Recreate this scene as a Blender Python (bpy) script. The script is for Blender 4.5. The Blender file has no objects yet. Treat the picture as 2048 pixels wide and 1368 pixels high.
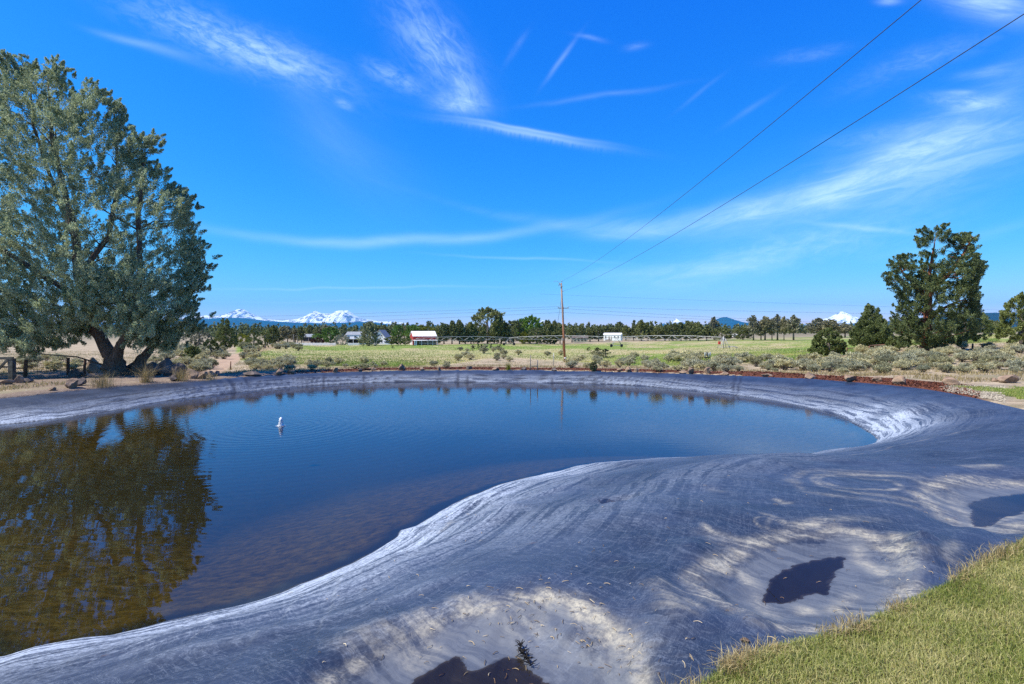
import bpy, bmesh, math, random
import numpy as np
from mathutils import Vector, Matrix

# ------------------------------------------------------------------ camera, world, sun
SC = bpy.context.scene
COL = SC.collection
HY = 660.0           # horizon row of the photograph (2048 x 1368)
F = 1024.0           # focal length in the same pixels
R = math.radians

cam_d = bpy.data.cameras.new('camera')
cam = bpy.data.objects.new('camera', cam_d)
COL.objects.link(cam)
cam_d.sensor_width = 36.0
cam_d.lens = 18.0
cam_d.shift_y = -(684.0 - HY) / 2048.0
cam_d.clip_start = 0.05
cam_d.clip_end = 200000.0
cam.location = (0, 0, 0)
cam.rotation_euler = (R(90), 0, 0)
SC.camera = cam

SUN_AZ = -106.0       # degrees clockwise from +Y (the view direction): left and a little behind the viewer
SUN_EL = 54.0
sun_d = bpy.data.lights.new('sun', 'SUN')
sun_d.energy = 3.7
sun_d.angle = R(0.53)
sun_d.color = (1.0, 0.93, 0.82)
sun = bpy.data.objects.new('sun', sun_d)
COL.objects.link(sun)
sd = Vector((math.sin(R(SUN_AZ)) * math.cos(R(SUN_EL)), math.cos(R(SUN_AZ)) * math.cos(R(SUN_EL)), math.sin(R(SUN_EL))))
sun.rotation_euler = sd.to_track_quat('Z', 'Y').to_euler()
sun.location = sd * 100

SC.view_settings.view_transform = 'Standard'
SC.view_settings.look = 'None'
SC.view_settings.exposure = 1.1
SC.view_settings.gamma = 1.0
SC.view_settings.use_curve_mapping = False
SC.render.engine = 'CYCLES'
SC.cycles.max_bounces = 8
SC.cycles.diffuse_bounces = 3
SC.cycles.glossy_bounces = 3
SC.cycles.transparent_max_bounces = 12
SC.cycles.volume_bounces = 0
SC.cycles.caustics_reflective = False
SC.cycles.caustics_refractive = False
SC.cycles.use_denoising = False
SC.cycles.use_adaptive_sampling = False

class NT:
    """small helper round a node tree"""
    def __init__(s, tree):
        s.t = tree; s.n = tree.nodes; s.l = tree.links
    def new(s, typ, **kw):
        n = s.n.new(typ)
        for k, v in kw.items():
            setattr(n, k, v)
        return n
    def put(s, sock, v):
        if hasattr(v, 'is_output'):
            s.l.new(v, sock)
        elif isinstance(v, (tuple, list)) and len(v) == 3 and sock.type == 'RGBA':
            sock.default_value = (*v, 1)
        else:
            sock.default_value = v
    def m(s, op, a, b=0.0, c=0.0, clamp=False):
        n = s.n.new('ShaderNodeMath'); n.operation = op; n.use_clamp = clamp
        s.put(n.inputs[0], a); s.put(n.inputs[1], b)
        if op in ('MULTIPLY_ADD', 'SMOOTH_MIN', 'SMOOTH_MAX', 'WRAP', 'COMPARE'):
            s.put(n.inputs[2], c)
        return n.outputs[0]
    def vm(s, op, a, b=None, scale=None):
        n = s.n.new('ShaderNodeVectorMath'); n.operation = op
        s.put(n.inputs[0], a)
        if b is not None: s.put(n.inputs[1], b)
        if scale is not None: s.put(n.inputs[3], scale)
        return n.outputs[1] if op in ('LENGTH', 'DISTANCE', 'DOT_PRODUCT') else n.outputs[0]
    def mix(s, fac, a, b, blend='MIX'):
        n = s.n.new('ShaderNodeMix'); n.data_type = 'RGBA'; n.blend_type = blend; n.clamp_factor = True
        s.put(n.inputs[0], fac); s.put(n.inputs[6], a); s.put(n.inputs[7], b)
        return n.outputs[2]
    def noise(s, vec=None, scale=5.0, detail=4.0, rough=0.55, dist=0.0, out=0):
        n = s.n.new('ShaderNodeTexNoise')
        if vec is not None: s.put(n.inputs['Vector'], vec)
        n.inputs['Scale'].default_value = scale; n.inputs['Detail'].default_value = detail
        n.inputs['Roughness'].default_value = rough; n.inputs['Distortion'].default_value = dist
        return n.outputs[out]
    def ss(s, v, a, b, lo=0.0, hi=1.0):
        n = s.n.new('ShaderNodeMapRange'); n.interpolation_type = 'SMOOTHSTEP'
        s.put(n.inputs[0], v); n.inputs[1].default_value = a; n.inputs[2].default_value = b
        n.inputs[3].default_value = lo; n.inputs[4].default_value = hi
        return n.outputs[0]
    def lin(s, v, a, b, lo=0.0, hi=1.0):
        n = s.n.new('ShaderNodeMapRange'); n.clamp = True
        s.put(n.inputs[0], v); n.inputs[1].default_value = a; n.inputs[2].default_value = b
        n.inputs[3].default_value = lo; n.inputs[4].default_value = hi
        return n.outputs[0]
    def mapping(s, vec, scale=(1, 1, 1), rot=(0, 0, 0), loc=(0, 0, 0)):
        n = s.n.new('ShaderNodeMapping')
        s.put(n.inputs[0], vec); n.inputs[1].default_value = loc; n.inputs[2].default_value = rot; n.inputs[3].default_value = scale
        return n.outputs[0]
    def sep(s, vec):
        n = s.n.new('ShaderNodeSeparateXYZ'); s.put(n.inputs[0], vec); return n.outputs
    def comb(s, x, y, z):
        n = s.n.new('ShaderNodeCombineXYZ'); s.put(n.inputs[0], x); s.put(n.inputs[1], y); s.put(n.inputs[2], z); return n.outputs[0]
    def attr(s, name, out=2):
        n = s.n.new('ShaderNodeAttribute'); n.attribute_name = name; return n.outputs[out]
    def pos(s):
        return s.n.new('ShaderNodeNewGeometry').outputs['Position']
    def obj(s):
        return s.n.new('ShaderNodeTexCoord').outputs['Object']

world = bpy.data.worlds.new("World")
SC.world = world
world.use_nodes = True
w = NT(world.node_tree)
w.n.clear()
sky = w.new('ShaderNodeTexSky', sky_type='NISHITA')
sky.sun_disc = False
sky.sun_elevation = R(SUN_EL)
sky.sun_rotation = R(SUN_AZ)
sky.altitude = 1000.0
sky.air_density = 1.0
sky.dust_density = 0.15
sky.ozone_density = 3.0
# the photograph's deep polarised blue: each channel of the sky on its own curve
_sc = w.new('ShaderNodeSeparateColor'); w.l.new(sky.outputs[0], _sc.inputs[0])
_cc = w.new('ShaderNodeCombineColor')
for _i, (_g, _k) in enumerate(((2.3, 0.035), (1.06, 0.375), (0.3, 2.1))):
    w.l.new(w.m('MULTIPLY', w.m('POWER', w.m('MAXIMUM', _sc.outputs[_i], 0.0), _g), _k), _cc.inputs[_i])
skycol = _cc.outputs[0]
dirv = w.new('ShaderNodeTexCoord').outputs['Generated']
dx, dy, dz = w.sep(dirv)
dyc = w.m('MAXIMUM', dy, 0.12)
cu = w.m('DIVIDE', dx, dyc)
cv = w.m('DIVIDE', dz, dyc)
uv = w.comb(cu, cv, 0.0)
warp = w.noise(uv, 3.0, 3.0, 0.5, out=1)
uvw = w.vm('ADD', uv, w.vm('SCALE', w.vm('SUBTRACT', warp, (0.5, 0.5, 0.5)), scale=0.045))
CLOUDS = [  # px, py, angle, half length, half width, density, bend, grain (0 smooth .. 1 broken), widening, comb
    (470, 90, -23, 240, 34, 0.52, 0.0, 1.0, 0.0, 0),
    (560, 125, -17, 150, 30, 0.28, 0.0, 1.0, 0.0, 0),
    (250, 80, -18, 75, 7, 0.18, 0.0, 0.4, 0.0, 0),
    (330, 105, -18, 110, 9, 0.16, 0.0, 0.4, 0.0, 0),
    (865, 90, -52, 140, 44, 0.44, 0.0, 0.9, 0.0, 0),
    (930, 185, -62, 60, 28, 0.34, 0.0, 0.9, 0.0, 0),
    (915, 208, -8, 62, 17, 0.50, 0.0, 0.8, 0.0, 0),
    (785, 155, -25, 70, 17, 0.40, 0.0, 1.0, 0.0, 0),
    (682, 216, -20, 24, 7, 0.30, 0.0, 0.8, 0.0, 0),
    (1060, 272, -9.5, 175, 8, 0.55, 0.0, 0.2, 0.0, 1),
    (1060, 262, -9.5, 160, 3, 0.35, 0.0, 0.2, 0.0, 0),
    (790, 483, 1.2, 430, 9, 0.42, 0.00006, 0.3, 0.0, 0),
    (1050, 515, -2, 180, 2.5, 0.25, 0.0, 0.2, 0.0, 0),
    (700, 575, 1.0, 330, 2.2, 0.32, 0.0, 0.2, 0.0, 0),
    (680, 602, 0.8, 300, 1.8, 0.25, 0.0, 0.2, 0.0, 0),
    (1850, 335, 18, 330, 75, 0.20, 0.0, 0.7, 0.0, 0),
    (1560, 455, 11, 380, 42, 0.13, 0.0, 0.7, 0.0, 0),
    (1600, 402, 17, 520, 26, 0.68, 0.00011, 0.6, 0.6, 0),
    (1900, 310, 17, 280, 46, 0.40, 0.0, 0.6, 0.0, 0),
    (1260, 462, 2, 130, 12, 0.30, 0.0, 0.7, 0.0, 0),
    (1400, 540, 7, 280, 22, 0.42, 0.00008, 0.7, 0.0, 0),
    (1600, 500, 12, 330, 32, 0.28, 0.0, 0.8, 0.0, 0),
    (1720, 455, -4, 125, 5, 0.34, 0.0, 0.3, 0.0, 0),
    (1900, 480, 13, 200, 10, 0.20, 0.0, 0.6, 0.0, 0),
    (1980, 10, -10, 110, 26, 0.75, 0.0, 0.7, 0.0, 0),
    (1780, 2, -5, 30, 7, 0.35, 0.0, 0.7, 0.0, 0),
    (1940, 208, -6, 90, 13, 0.42, 0.0, 0.9, 0.0, 0),
    (1975, 143, 12, 70, 9, 0.36, 0.0, 0.7, 0.0, 0),
    (1915, 188, 2, 36, 5, 0.40, 0.0, 0.7, 0.0, 0),
    (1620, 105, 10, 90, 12, 0.14, 0.0, 0.8, 0.0, 0),
    (1850, 120, 20, 180, 22, 0.16, 0.0, 0.8, 0.0, 0),
    (1760, 270, 8, 130, 16, 0.16, 0.0, 0.8, 0.0, 0),
    (1125, 115, 57, 58, 4, 0.23, 0.0, 0.4, 0.0, 0),
    (1180, 73, -10, 34, 4, 0.18, 0.0, 0.7, 0.0, 0),
    (1268, 90, 5, 26, 6, 0.16, 0.0, 0.8, 0.0, 0),
    (1200, 190, 8, 150, 5, 0.14, 0.0, 0.5, 0.0, 0),
    (1500, 220, 35, 70, 5, 0.11, 0.0, 0.5, 0.0, 0),
    (1395, 185, 38, 60, 4, 0.08, 0.0, 0.5, 0.0, 0),
    (1035, 95, 55, 40, 6, 0.11, 0.0, 0.8, 0.0, 0),
    (700, 320, -35, 200, 60, 0.07, 0.0, 0.4, 0.0, 0),
    (640, 250, -45, 120, 30, 0.07, 0.0, 0.4, 0.0, 0),
    (1250, 595, 6, 420, 20, 0.16, 0.0, 0.6, 0.0, 0),
    (1500, 600, 3, 300, 14, 0.16, 0.0, 0.6, 0.0, 0),
    (470, 622, 80, 14, 8, 0.0, 0.0, 0.4, 0.0, 0),
]
su, sv, _sz = w.sep(uvw)
fine = {}
total = None
for (px, py, ang, L, W, den, bend, grain, widen, comb) in CLOUDS:
    if den <= 0: continue
    u0, v0 = (px - 1024) / F, (HY - py) / F
    ca, sa = math.cos(R(ang)), math.sin(R(ang))
    du = w.m('SUBTRACT', su, u0); dv = w.m('SUBTRACT', sv, v0)
    al = w.m('MULTIPLY_ADD', du, ca, w.m('MULTIPLY', dv, sa))
    ac = w.m('MULTIPLY_ADD', dv, ca, w.m('MULTIPLY', du, -sa))
    if bend:
        ac = w.m('SUBTRACT', ac, w.m('MULTIPLY', w.m('MULTIPLY', al, al), bend * F * 4))
    a = w.m('DIVIDE', al, L / F * 1.05)
    wd = W / F * 1.5
    b = w.m('DIVIDE', ac, wd) if not widen else w.m('DIVIDE', ac, w.m('MAXIMUM', w.m('MULTIPLY_ADD', a, widen * wd, wd), 0.3 * wd))
    q = w.m('MULTIPLY_ADD', a, a, w.m('MULTIPLY', b, b))
    # a4 + b2 keeps the ends long
    mask = w.m('POWER', 2.718, w.m('MULTIPLY', q, -1.9))
    if grain:
        key = (round(ang / 8) * 8, grain > 0.75)
        if key not in fine:
            rot = w.mapping(uv, (1, 1, 1), (0, 0, -R(key[0])))
            st = w.mapping(rot, (7, 38, 1) if not key[1] else (22, 60, 1), (0, 0, R(0 if not key[1] else 25)))
            fine[key] = w.noise(st, 1.0, 6.0, 0.68, 0.6)
        tex = w.ss(fine[key], 0.32, 0.72)
        mask = w.m('MULTIPLY', mask, w.m('MULTIPLY_ADD', tex, grain, 1 - grain * 0.85))
    if comb:
        tee = w.m('MULTIPLY_ADD', w.noise(w.comb(w.m('MULTIPLY', al, F / 8.0), 0.0, 0.0), 1.0, 2.0, 0.6), 4.0, -2.0)
        below = w.m('SUBTRACT', 1.0, w.m('MULTIPLY', w.ss(b, 0.1, -0.5), w.m('MULTIPLY_ADD', tee, 0.5, 0.4, True)))
        mask = w.m('MULTIPLY', mask, below)
    c = w.m('MULTIPLY', mask, den)
    total = c if total is None else w.m('ADD', total, c)
front = w.ss(dy, 0.1, 0.3)
# clouds behind the camera: plain wisps so that reflections and other views stay plausible
total = w.m('MULTIPLY', w.m('MULTIPLY', total, 0.78), front)
total = w.m('MINIMUM', total, 0.85)
CLOUD_RGB = (2.7, 3.7, 5.0)
skyc = w.mix(total, skycol, CLOUD_RGB)
bg = w.new('ShaderNodeBackground')
w.l.new(skyc, bg.inputs[0])
bg.inputs[1].default_value = 0.15
wo = w.new('ShaderNodeOutputWorld')
w.l.new(bg.outputs[0], wo.inputs[0])

# ------------------------------------------------------------------ helpers
RNG = np.random.default_rng(7)
random.seed(5)

def link(o):
    COL.objects.link(o); return o

def tag(o, label=None, cat=None, group=None, kind=None):
    if label: o['label'] = label
    if cat: o['category'] = cat
    if group: o['group'] = group
    if kind: o['kind'] = kind
    return o

def np_mesh(name, V, Fc, mats, attrs=None, smooth=False, parent=None, midx=None, loc=None):
    """one mesh object from numpy arrays: V (n,3), Fc (m,k)"""
    V = np.asarray(V, dtype=np.float32); Fc = np.asarray(Fc, dtype=np.int32)
    me = bpy.data.meshes.new(name)
    n, m, k = len(V), len(Fc), Fc.shape[1]
    me.vertices.add(n); me.vertices.foreach_set('co', V.ravel())
    me.loops.add(m * k); me.loops.foreach_set('vertex_index', Fc.ravel())
    me.polygons.add(m)
    me.polygons.foreach_set('loop_start', np.arange(0, m * k, k, dtype=np.int32))
    me.polygons.foreach_set('use_smooth', np.full(m, smooth, dtype=bool))
    if midx is not None:
        me.polygons.foreach_set('material_index', np.asarray(midx, dtype=np.int32))
    for an, av in (attrs or {}).items():
        av = np.asarray(av, dtype=np.float32)
        if av.ndim == 1:
            a = me.attributes.new(an, 'FLOAT', 'POINT'); a.data.foreach_set('value', av)
        else:
            a = me.attributes.new(an, 'FLOAT_VECTOR', 'POINT'); a.data.foreach_set('vector', av.ravel())
    for mt in (mats if isinstance(mats, (list, tuple)) else [mats]):
        me.materials.append(mt)
    me.update(calc_edges=True)
    me.validate()
    o = bpy.data.objects.new(name, me)
    link(o)
    if loc is not None: o.location = loc
    if parent is not None: o.parent = parent
    return o

class MB:
    """collects boxes, bars and tubes and links them as ONE mesh object"""
    def __init__(s):
        s.v = []; s.f = []; s.mi = []; s.sm = []
    def add(s, vs, fs, mi=0, smooth=False):
        b = len(s.v)
        s.v += [tuple(p) for p in vs]
        for f in fs:
            s.f.append([b + i for i in f]); s.mi.append(mi); s.sm.append(smooth)
    def box(s, c, size, rz=0.0, mi=0, M=None):
        hx, hy, hz = size[0] / 2, size[1] / 2, size[2] / 2
        P = [Vector((x, y, z)) for x in (-hx, hx) for y in (-hy, hy) for z in (-hz, hz)]
        Q = Matrix.Rotation(rz, 3, 'Z') if M is None else M
        P = [Q @ p + Vector(c) for p in P]
        s.add(P, [(0, 1, 3, 2), (4, 6, 7, 5), (0, 4, 5, 1), (2, 3, 7, 6), (0, 2, 6, 4), (1, 5, 7, 3)], mi)
    def tube(s, pts, rad, n=8, mi=0, caps=True, rough=0.0, rs=None):
        pts = [Vector(p) for p in pts]
        rad = rad if isinstance(rad, (list, tuple)) else [rad] * len(pts)
        rings = []; up = Vector((0.13, 0.31, 0.94))
        vs = []
        for i, p in enumerate(pts):
            d = (pts[min(i + 1, len(pts) - 1)] - pts[max(i - 1, 0)]).normalized()
            a = d.cross(up)
            if a.length < 0.1: a = d.cross(Vector((1, 0, 0)))
            a.normalize(); b = d.cross(a).normalized()
            for j in range(n):
                t = 2 * math.pi * j / n
                r = rad[i] * (1 + (rs.uniform(-rough, rough) if rough else 0))
                vs.append(p + a * math.cos(t) * r + b * math.sin(t) * r)
        fs = []
        for i in range(len(pts) - 1):
            for j in range(n):
                k = (j + 1) % n
                fs.append((i * n + j, i * n + k, (i + 1) * n + k, (i + 1) * n + j))
        if caps:
            fs.append(tuple(range(n - 1, -1, -1))); fs.append(tuple(range((len(pts) - 1) * n, len(pts) * n)))
        s.add(vs, fs, mi, True)
    def prism(s, poly, y0, y1, mi=0, M=None):
        """poly in x,z extruded along y"""
        n = len(poly)
        vs = [Vector((x, y0, z)) for x, z in poly] + [Vector((x, y1, z)) for x, z in poly]
        if M is not None: vs = [M @ p for p in vs]
        fs = [tuple(range(n)), tuple(range(2 * n - 1, n - 1, -1))]
        fs += [(i, (i + 1) % n + 0, (i + 1) % n + n, i + n)[::-1] for i in range(n)]
        s.add(vs, fs, mi)
    def build(s, name, mats, parent=None, loc=None):
        me = bpy.data.meshes.new(name)
        me.from_pydata([tuple(p) for p in s.v], [], s.f)
        for mt in (mats if isinstance(mats, (list, tuple)) else [mats]): me.materials.append(mt)
        me.polygons.foreach_set('material_index', s.mi)
        me.polygons.foreach_set('use_smooth', s.sm)
        bm = bmesh.new(); bm.from_mesh(me); bmesh.ops.recalc_face_normals(bm, faces=bm.faces); bm.to_mesh(me); bm.free()
        me.update()
        o = link(bpy.data.objects.new(name, me))
        if loc is not None: o.location = loc
        if parent is not None: o.parent = parent
        return o

def empty(name, loc, label=None, cat=None, group=None, rz=0.0):
    o = link(bpy.data.objects.new(name, None))
    o.empty_display_size = 0.2
    o.location = loc; o.rotation_euler = (0, 0, rz)
    return tag(o, label, cat, group)

def copy_tree(root):
    c = root.copy(); COL.objects.link(c)
    for ch in root.children:
        d = ch.copy(); COL.objects.link(d); d.parent = c
        for g in ch.children:
            e = g.copy(); COL.objects.link(e); e.parent = d
    return c

# numpy value noise
_TAB = np.random.default_rng(99).random((256, 256)).astype(np.float32)
def vnoise(x, y, seed=0):
    x = np.asarray(x, dtype=np.float64) + seed * 17.31; y = np.asarray(y, dtype=np.float64) + seed * 9.77
    xi = np.floor(x).astype(np.int64); yi = np.floor(y).astype(np.int64)
    fx = x - xi; fy = y - yi
    fx = fx * fx * (3 - 2 * fx); fy = fy * fy * (3 - 2 * fy)
    a = _TAB[xi & 255, yi & 255]; b = _TAB[(xi + 1) & 255, yi & 255]
    c = _TAB[xi & 255, (yi + 1) & 255]; d = _TAB[(xi + 1) & 255, (yi + 1) & 255]
    return (a * (1 - fx) + b * fx) * (1 - fy) + (c * (1 - fx) + d * fx) * fy
def fbm(x, y, oct=4, seed=0, gain=0.5):
    s = 0; a = 1; t = 0
    for i in range(oct):
        s = s + a * vnoise(x * 2 ** i, y * 2 ** i, seed + i * 3); t += a; a *= gain
    return s / t
def sstep(a, b, x):
    t = np.clip((x - a) / (b - a), 0, 1); return t * t * (3 - 2 * t)

def seg_dist(X, Y, P, closed=True, vals=None):
    """distance to polyline P and (optionally) vals interpolated at the nearest point, and arc length there"""
    P = np.asarray(P, dtype=np.float64); n = len(P)
    best = np.full(X.shape, 1e18); val = np.zeros(X.shape); arc = np.zeros(X.shape); s0 = 0.0
    for i in range(n if closed else n - 1):
        a = P[i]; b = P[(i + 1) % n]
        ex, ey = b[0] - a[0], b[1] - a[1]; L2 = ex * ex + ey * ey + 1e-12
        t = np.clip(((X - a[0]) * ex + (Y - a[1]) * ey) / L2, 0, 1)
        d = (X - a[0] - t * ex) ** 2 + (Y - a[1] - t * ey) ** 2
        k = d < best
        best = np.where(k, d, best)
        L = math.sqrt(L2)
        arc = np.where(k, s0 + t * L, arc)
        if vals is not None:
            val = np.where(k, vals[i] + t * (vals[(i + 1) % n] - vals[i]), val)
        s0 += L
    return np.sqrt(best), val, arc
def inside(X, Y, P):
    P = np.asarray(P); n = len(P); r = np.zeros(X.shape, bool)
    for i in range(n):
        x0, y0 = P[i][0], P[i][1]; x1, y1 = P[(i + 1) % n][0], P[(i + 1) % n][1]
        if y0 == y1: continue
        k = ((y0 > Y) != (y1 > Y)) & (X < (x1 - x0) * (Y - y0) / (y1 - y0) + x0)
        r ^= k
    return r
def smooth_loop(P, per=4):
    """Catmull-Rom through a closed loop of points (any dimension)"""
    P = np.asarray(P, dtype=np.float64); n = len(P); out = []
    for i in range(n):
        p0, p1, p2, p3 = P[(i - 1) % n], P[i], P[(i + 1) % n], P[(i + 2) % n]
        for j in range(per):
            t = j / per
            out.append(0.5 * ((2 * p1) + (-p0 + p2) * t + (2 * p0 - 5 * p1 + 4 * p2 - p3) * t * t + (-p0 + 3 * p1 - 3 * p2 + p3) * t ** 3))
    return np.array(out)

def px_at_z(px, py, z):
    """point of the plane z that stands at the photograph's pixel"""
    d = -z * F / (py - HY)
    return ((px - 1024) / F * d, d)

# ------------------------------------------------------------------ materials
def mat(name):
    m = bpy.data.materials.new(name); m.use_nodes = True
    t = NT(m.node_tree); t.n.clear()
    out = t.new('ShaderNodeOutputMaterial')
    return m, t, out
def principled(t, out, col, rough=0.8, spec=0.3, metal=0.0, bump=None, bstr=0.3, bdist=0.02):
    p = t.new('ShaderNodeBsdfPrincipled')
    t.put(p.inputs['Base Color'], col); t.put(p.inputs['Roughness'], rough)
    t.put(p.inputs['Specular IOR Level'], spec); t.put(p.inputs['Metallic'], metal)
    if bump is not None:
        b = t.new('ShaderNodeBump'); b.inputs['Strength'].default_value = bstr; b.inputs['Distance'].default_value = bdist
        t.put(b.inputs['Height'], bump); t.l.new(b.outputs[0], p.inputs['Normal'])
    t.l.new(p.outputs[0], out.inputs[0])
    return p
def simple(name, col, rough=0.7, spec=0.3, metal=0.0, var=0.25, scale=8.0, bump=0.0, stretch=(1, 1, 1)):
    m, t, out = mat(name)
    nz = t.noise(t.mapping(t.obj(), stretch), scale, 5.0, 0.6)
    dark = tuple(c * (1 - var) for c in col); light = tuple(min(1, c * (1 + var)) for c in col)
    c = t.mix(t.ss(nz, 0.3, 0.7), dark, light)
    principled(t, out, c, rough, spec, metal, nz if bump else None, bump, 0.03)
    return m
def leafmat(name, c0, c1, c2, trans=0.22, rough=0.6):
    """foliage: colour runs over the attribute 'tint' (0..1) of each leaf"""
    m, t, out = mat(name)
    ti = t.attr('tint')
    c = t.mix(t.lin(ti, 0.0, 0.5), c0, c1); c = t.mix(t.lin(ti, 0.5, 1.0), c, c2)
    rd = t.n.new('ShaderNodeObjectInfo').outputs['Random']      # plants of one kind differ a little
    c = t.mix(rd, t.mix(1.0, c, (0.80, 0.84, 0.90), 'MULTIPLY'), t.mix(1.0, c, (1.22, 1.16, 0.98), 'MULTIPLY'))
    p = t.new('ShaderNodeBsdfPrincipled')
    t.put(p.inputs['Base Color'], c); p.inputs['Roughness'].default_value = rough; p.inputs['Specular IOR Level'].default_value = 0.25
    tr = t.new('ShaderNodeBsdfTranslucent'); t.put(tr.inputs[0], c)
    mx = t.new('ShaderNodeMixShader'); mx.inputs[0].default_value = trans
    t.l.new(p.outputs[0], mx.inputs[1]); t.l.new(tr.outputs[0], mx.inputs[2]); t.l.new(mx.outputs[0], out.inputs[0])
    return m
M = {}
M['juniper'] = leafmat('juniper_leaf', (0.149, 0.180, 0.100), (0.312, 0.370, 0.228), (0.522, 0.606, 0.402), 0.3)
M['juniper_green'] = leafmat('juniper_green_leaf', (0.063, 0.086, 0.025), (0.143, 0.180, 0.057), (0.251, 0.290, 0.116))
M['pine'] = leafmat('pine_leaf', (0.087, 0.104, 0.037), (0.173, 0.200, 0.074), (0.295, 0.313, 0.140))
M['greygreen'] = leafmat('greygreen_leaf', (0.125, 0.128, 0.074), (0.236, 0.232, 0.141), (0.377, 0.359, 0.243))
M['decid'] = leafmat('spring_leaf', (0.065, 0.130, 0.023), (0.130, 0.247, 0.046), (0.221, 0.351, 0.078), 0.35)
M['yellowgreen'] = leafmat('yellowgreen_leaf', (0.10, 0.13, 0.015), (0.19, 0.21, 0.025), (0.28, 0.29, 0.05), 0.35)
M['purple'] = leafmat('purple_leaf', (0.035, 0.014, 0.014), (0.06, 0.024, 0.022), (0.10, 0.045, 0.04))
M['silver'] = leafmat('silver_leaf', (0.17, 0.19, 0.14), (0.27, 0.29, 0.22), (0.38, 0.40, 0.32))
M['spruce'] = leafmat('spruce_leaf', (0.086, 0.108, 0.057), (0.187, 0.216, 0.137), (0.374, 0.402, 0.302))
M['sage'] = leafmat('sage_leaf', (0.153, 0.137, 0.082), (0.367, 0.358, 0.221), (0.571, 0.549, 0.361), 0.25)
M['sage_dark'] = leafmat('sage_dark_leaf', (0.101, 0.094, 0.051), (0.247, 0.248, 0.145), (0.426, 0.424, 0.262), 0.25)
M['rabbit'] = leafmat('rabbit_leaf', (0.05, 0.055, 0.02), (0.11, 0.125, 0.05), (0.20, 0.21, 0.10), 0.2)
M['drygrass'] = leafmat('dry_grass_leaf', (0.209, 0.154, 0.072), (0.363, 0.286, 0.132), (0.528, 0.451, 0.242), 0.3)
M['lawn'] = leafmat('lawn_leaf', (0.095, 0.14, 0.025), (0.22, 0.26, 0.06), (0.48, 0.44, 0.21), 0.35)
M['fieldgrass'] = leafmat('field_leaf', (0.085, 0.155, 0.022), (0.205, 0.28, 0.06), (0.44, 0.40, 0.17), 0.3)
M['straw'] = leafmat('straw_leaf', (0.10, 0.07, 0.045), (0.34, 0.27, 0.17), (0.60, 0.54, 0.42), 0.1)
M['bark'] = simple('bark', (0.145, 0.10, 0.07), 0.9, 0.1, var=0.5, scale=6, bump=0.8, stretch=(3, 3, 0.5))
M['bark_red'] = simple('bark_red', (0.22, 0.085, 0.045), 0.9, 0.1, var=0.45, scale=6, bump=0.8, stretch=(3, 3, 0.6))
M['bark_grey'] = simple('bark_grey', (0.16, 0.14, 0.12), 0.9, 0.1, var=0.4, scale=8, bump=0.6, stretch=(3, 3, 0.6))
# ------------------------------------------------------------------ the pond's outlines (world metres)
ZW = -3.0
W_px = [(0, 850), (130, 835), (250, 817), (330, 802), (400, 793), (460, 786), (520, 780), (593, 773), (700, 767), (800, 763.7), (950, 764.5), (1100, 766), (1200, 767.6),
        (1300, 773), (1400, 783), (1500, 794), (1600, 811), (1660, 826), (1700, 843), (1735, 862), (1754, 878), (1740, 890), (1700, 900), (1620, 912), (1540, 919), (1500, 921), (1400, 918.5), (1300, 918),
        (1200, 926), (1150, 934), (1100, 945), (1040, 960), (1000, 970), (950, 990), (900, 1010), (860, 1035), (830, 1052), (800, 1060), (794, 1070), (778, 1082), (750, 1102), (700, 1130), (640, 1156), (600, 1170), (560, 1188), (500, 1205),
        (430, 1222), (350, 1240), (270, 1258), (200, 1275), (130, 1290), (60, 1303), (0, 1312)]
Wp = [px_at_z(a, b, ZW) for a, b in W_px] + [(-6.5, 5.3), (-9, 6.3), (-12.5, 7.6), (-16, 9.8), (-18.2, 12.5), (-17.9, 14.6)]
Wp = smooth_loop(Wp, 2)
_arc = np.arange(len(Wp))
Wp = np.array(Wp)
C_px = [(0, 797, -2.45), (130, 783, -2.45), (260, 771, -2.45), (380, 763.5, -2.45), (460, 757, -2.45), (520, 752, -2.45), (585, 748, -2.45), (700, 743.5, -2.45), (800, 741, -2.45), (950, 740.5, -2.45),
        (1100, 741.5, -2.45), (1300, 745, -2.4), (1500, 752, -2.35), (1600, 757, -2.3), (1700, 763, -2.25), (1800, 772, -2.15), (1870, 781, -2.1), (1950, 796, -2.0), (2048, 819, -1.9)]
Cp = [(-24, 12, -2.45), (-21.5, 15.5, -2.45)] + [(*px_at_z(a, b, z), z) for a, b, z in C_px]
Cp += [(11.6, 10.2, -1.85), (9.8, 8.0, -1.80), (7.6, 6.4, -1.78), (5.7, 5.25, -1.77)]
Cp += [(*px_at_z(a, b, -1.76), -1.76) for a, b in [(2048, 1085), (1985, 1118), (1900, 1172), (1800, 1222), (1700, 1262), (1550, 1306), (1480, 1335), (1420, 1368)]]
Cp += [(0.0, 2.0, -1.78), (-1.5, 1.6, -1.85), (-4, 1.6, -2.15), (-8, 2.6, -2.4), (-14, 5, -2.45), (-20, 8, -2.45)]
Cp = smooth_loop(Cp, 3)

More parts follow.
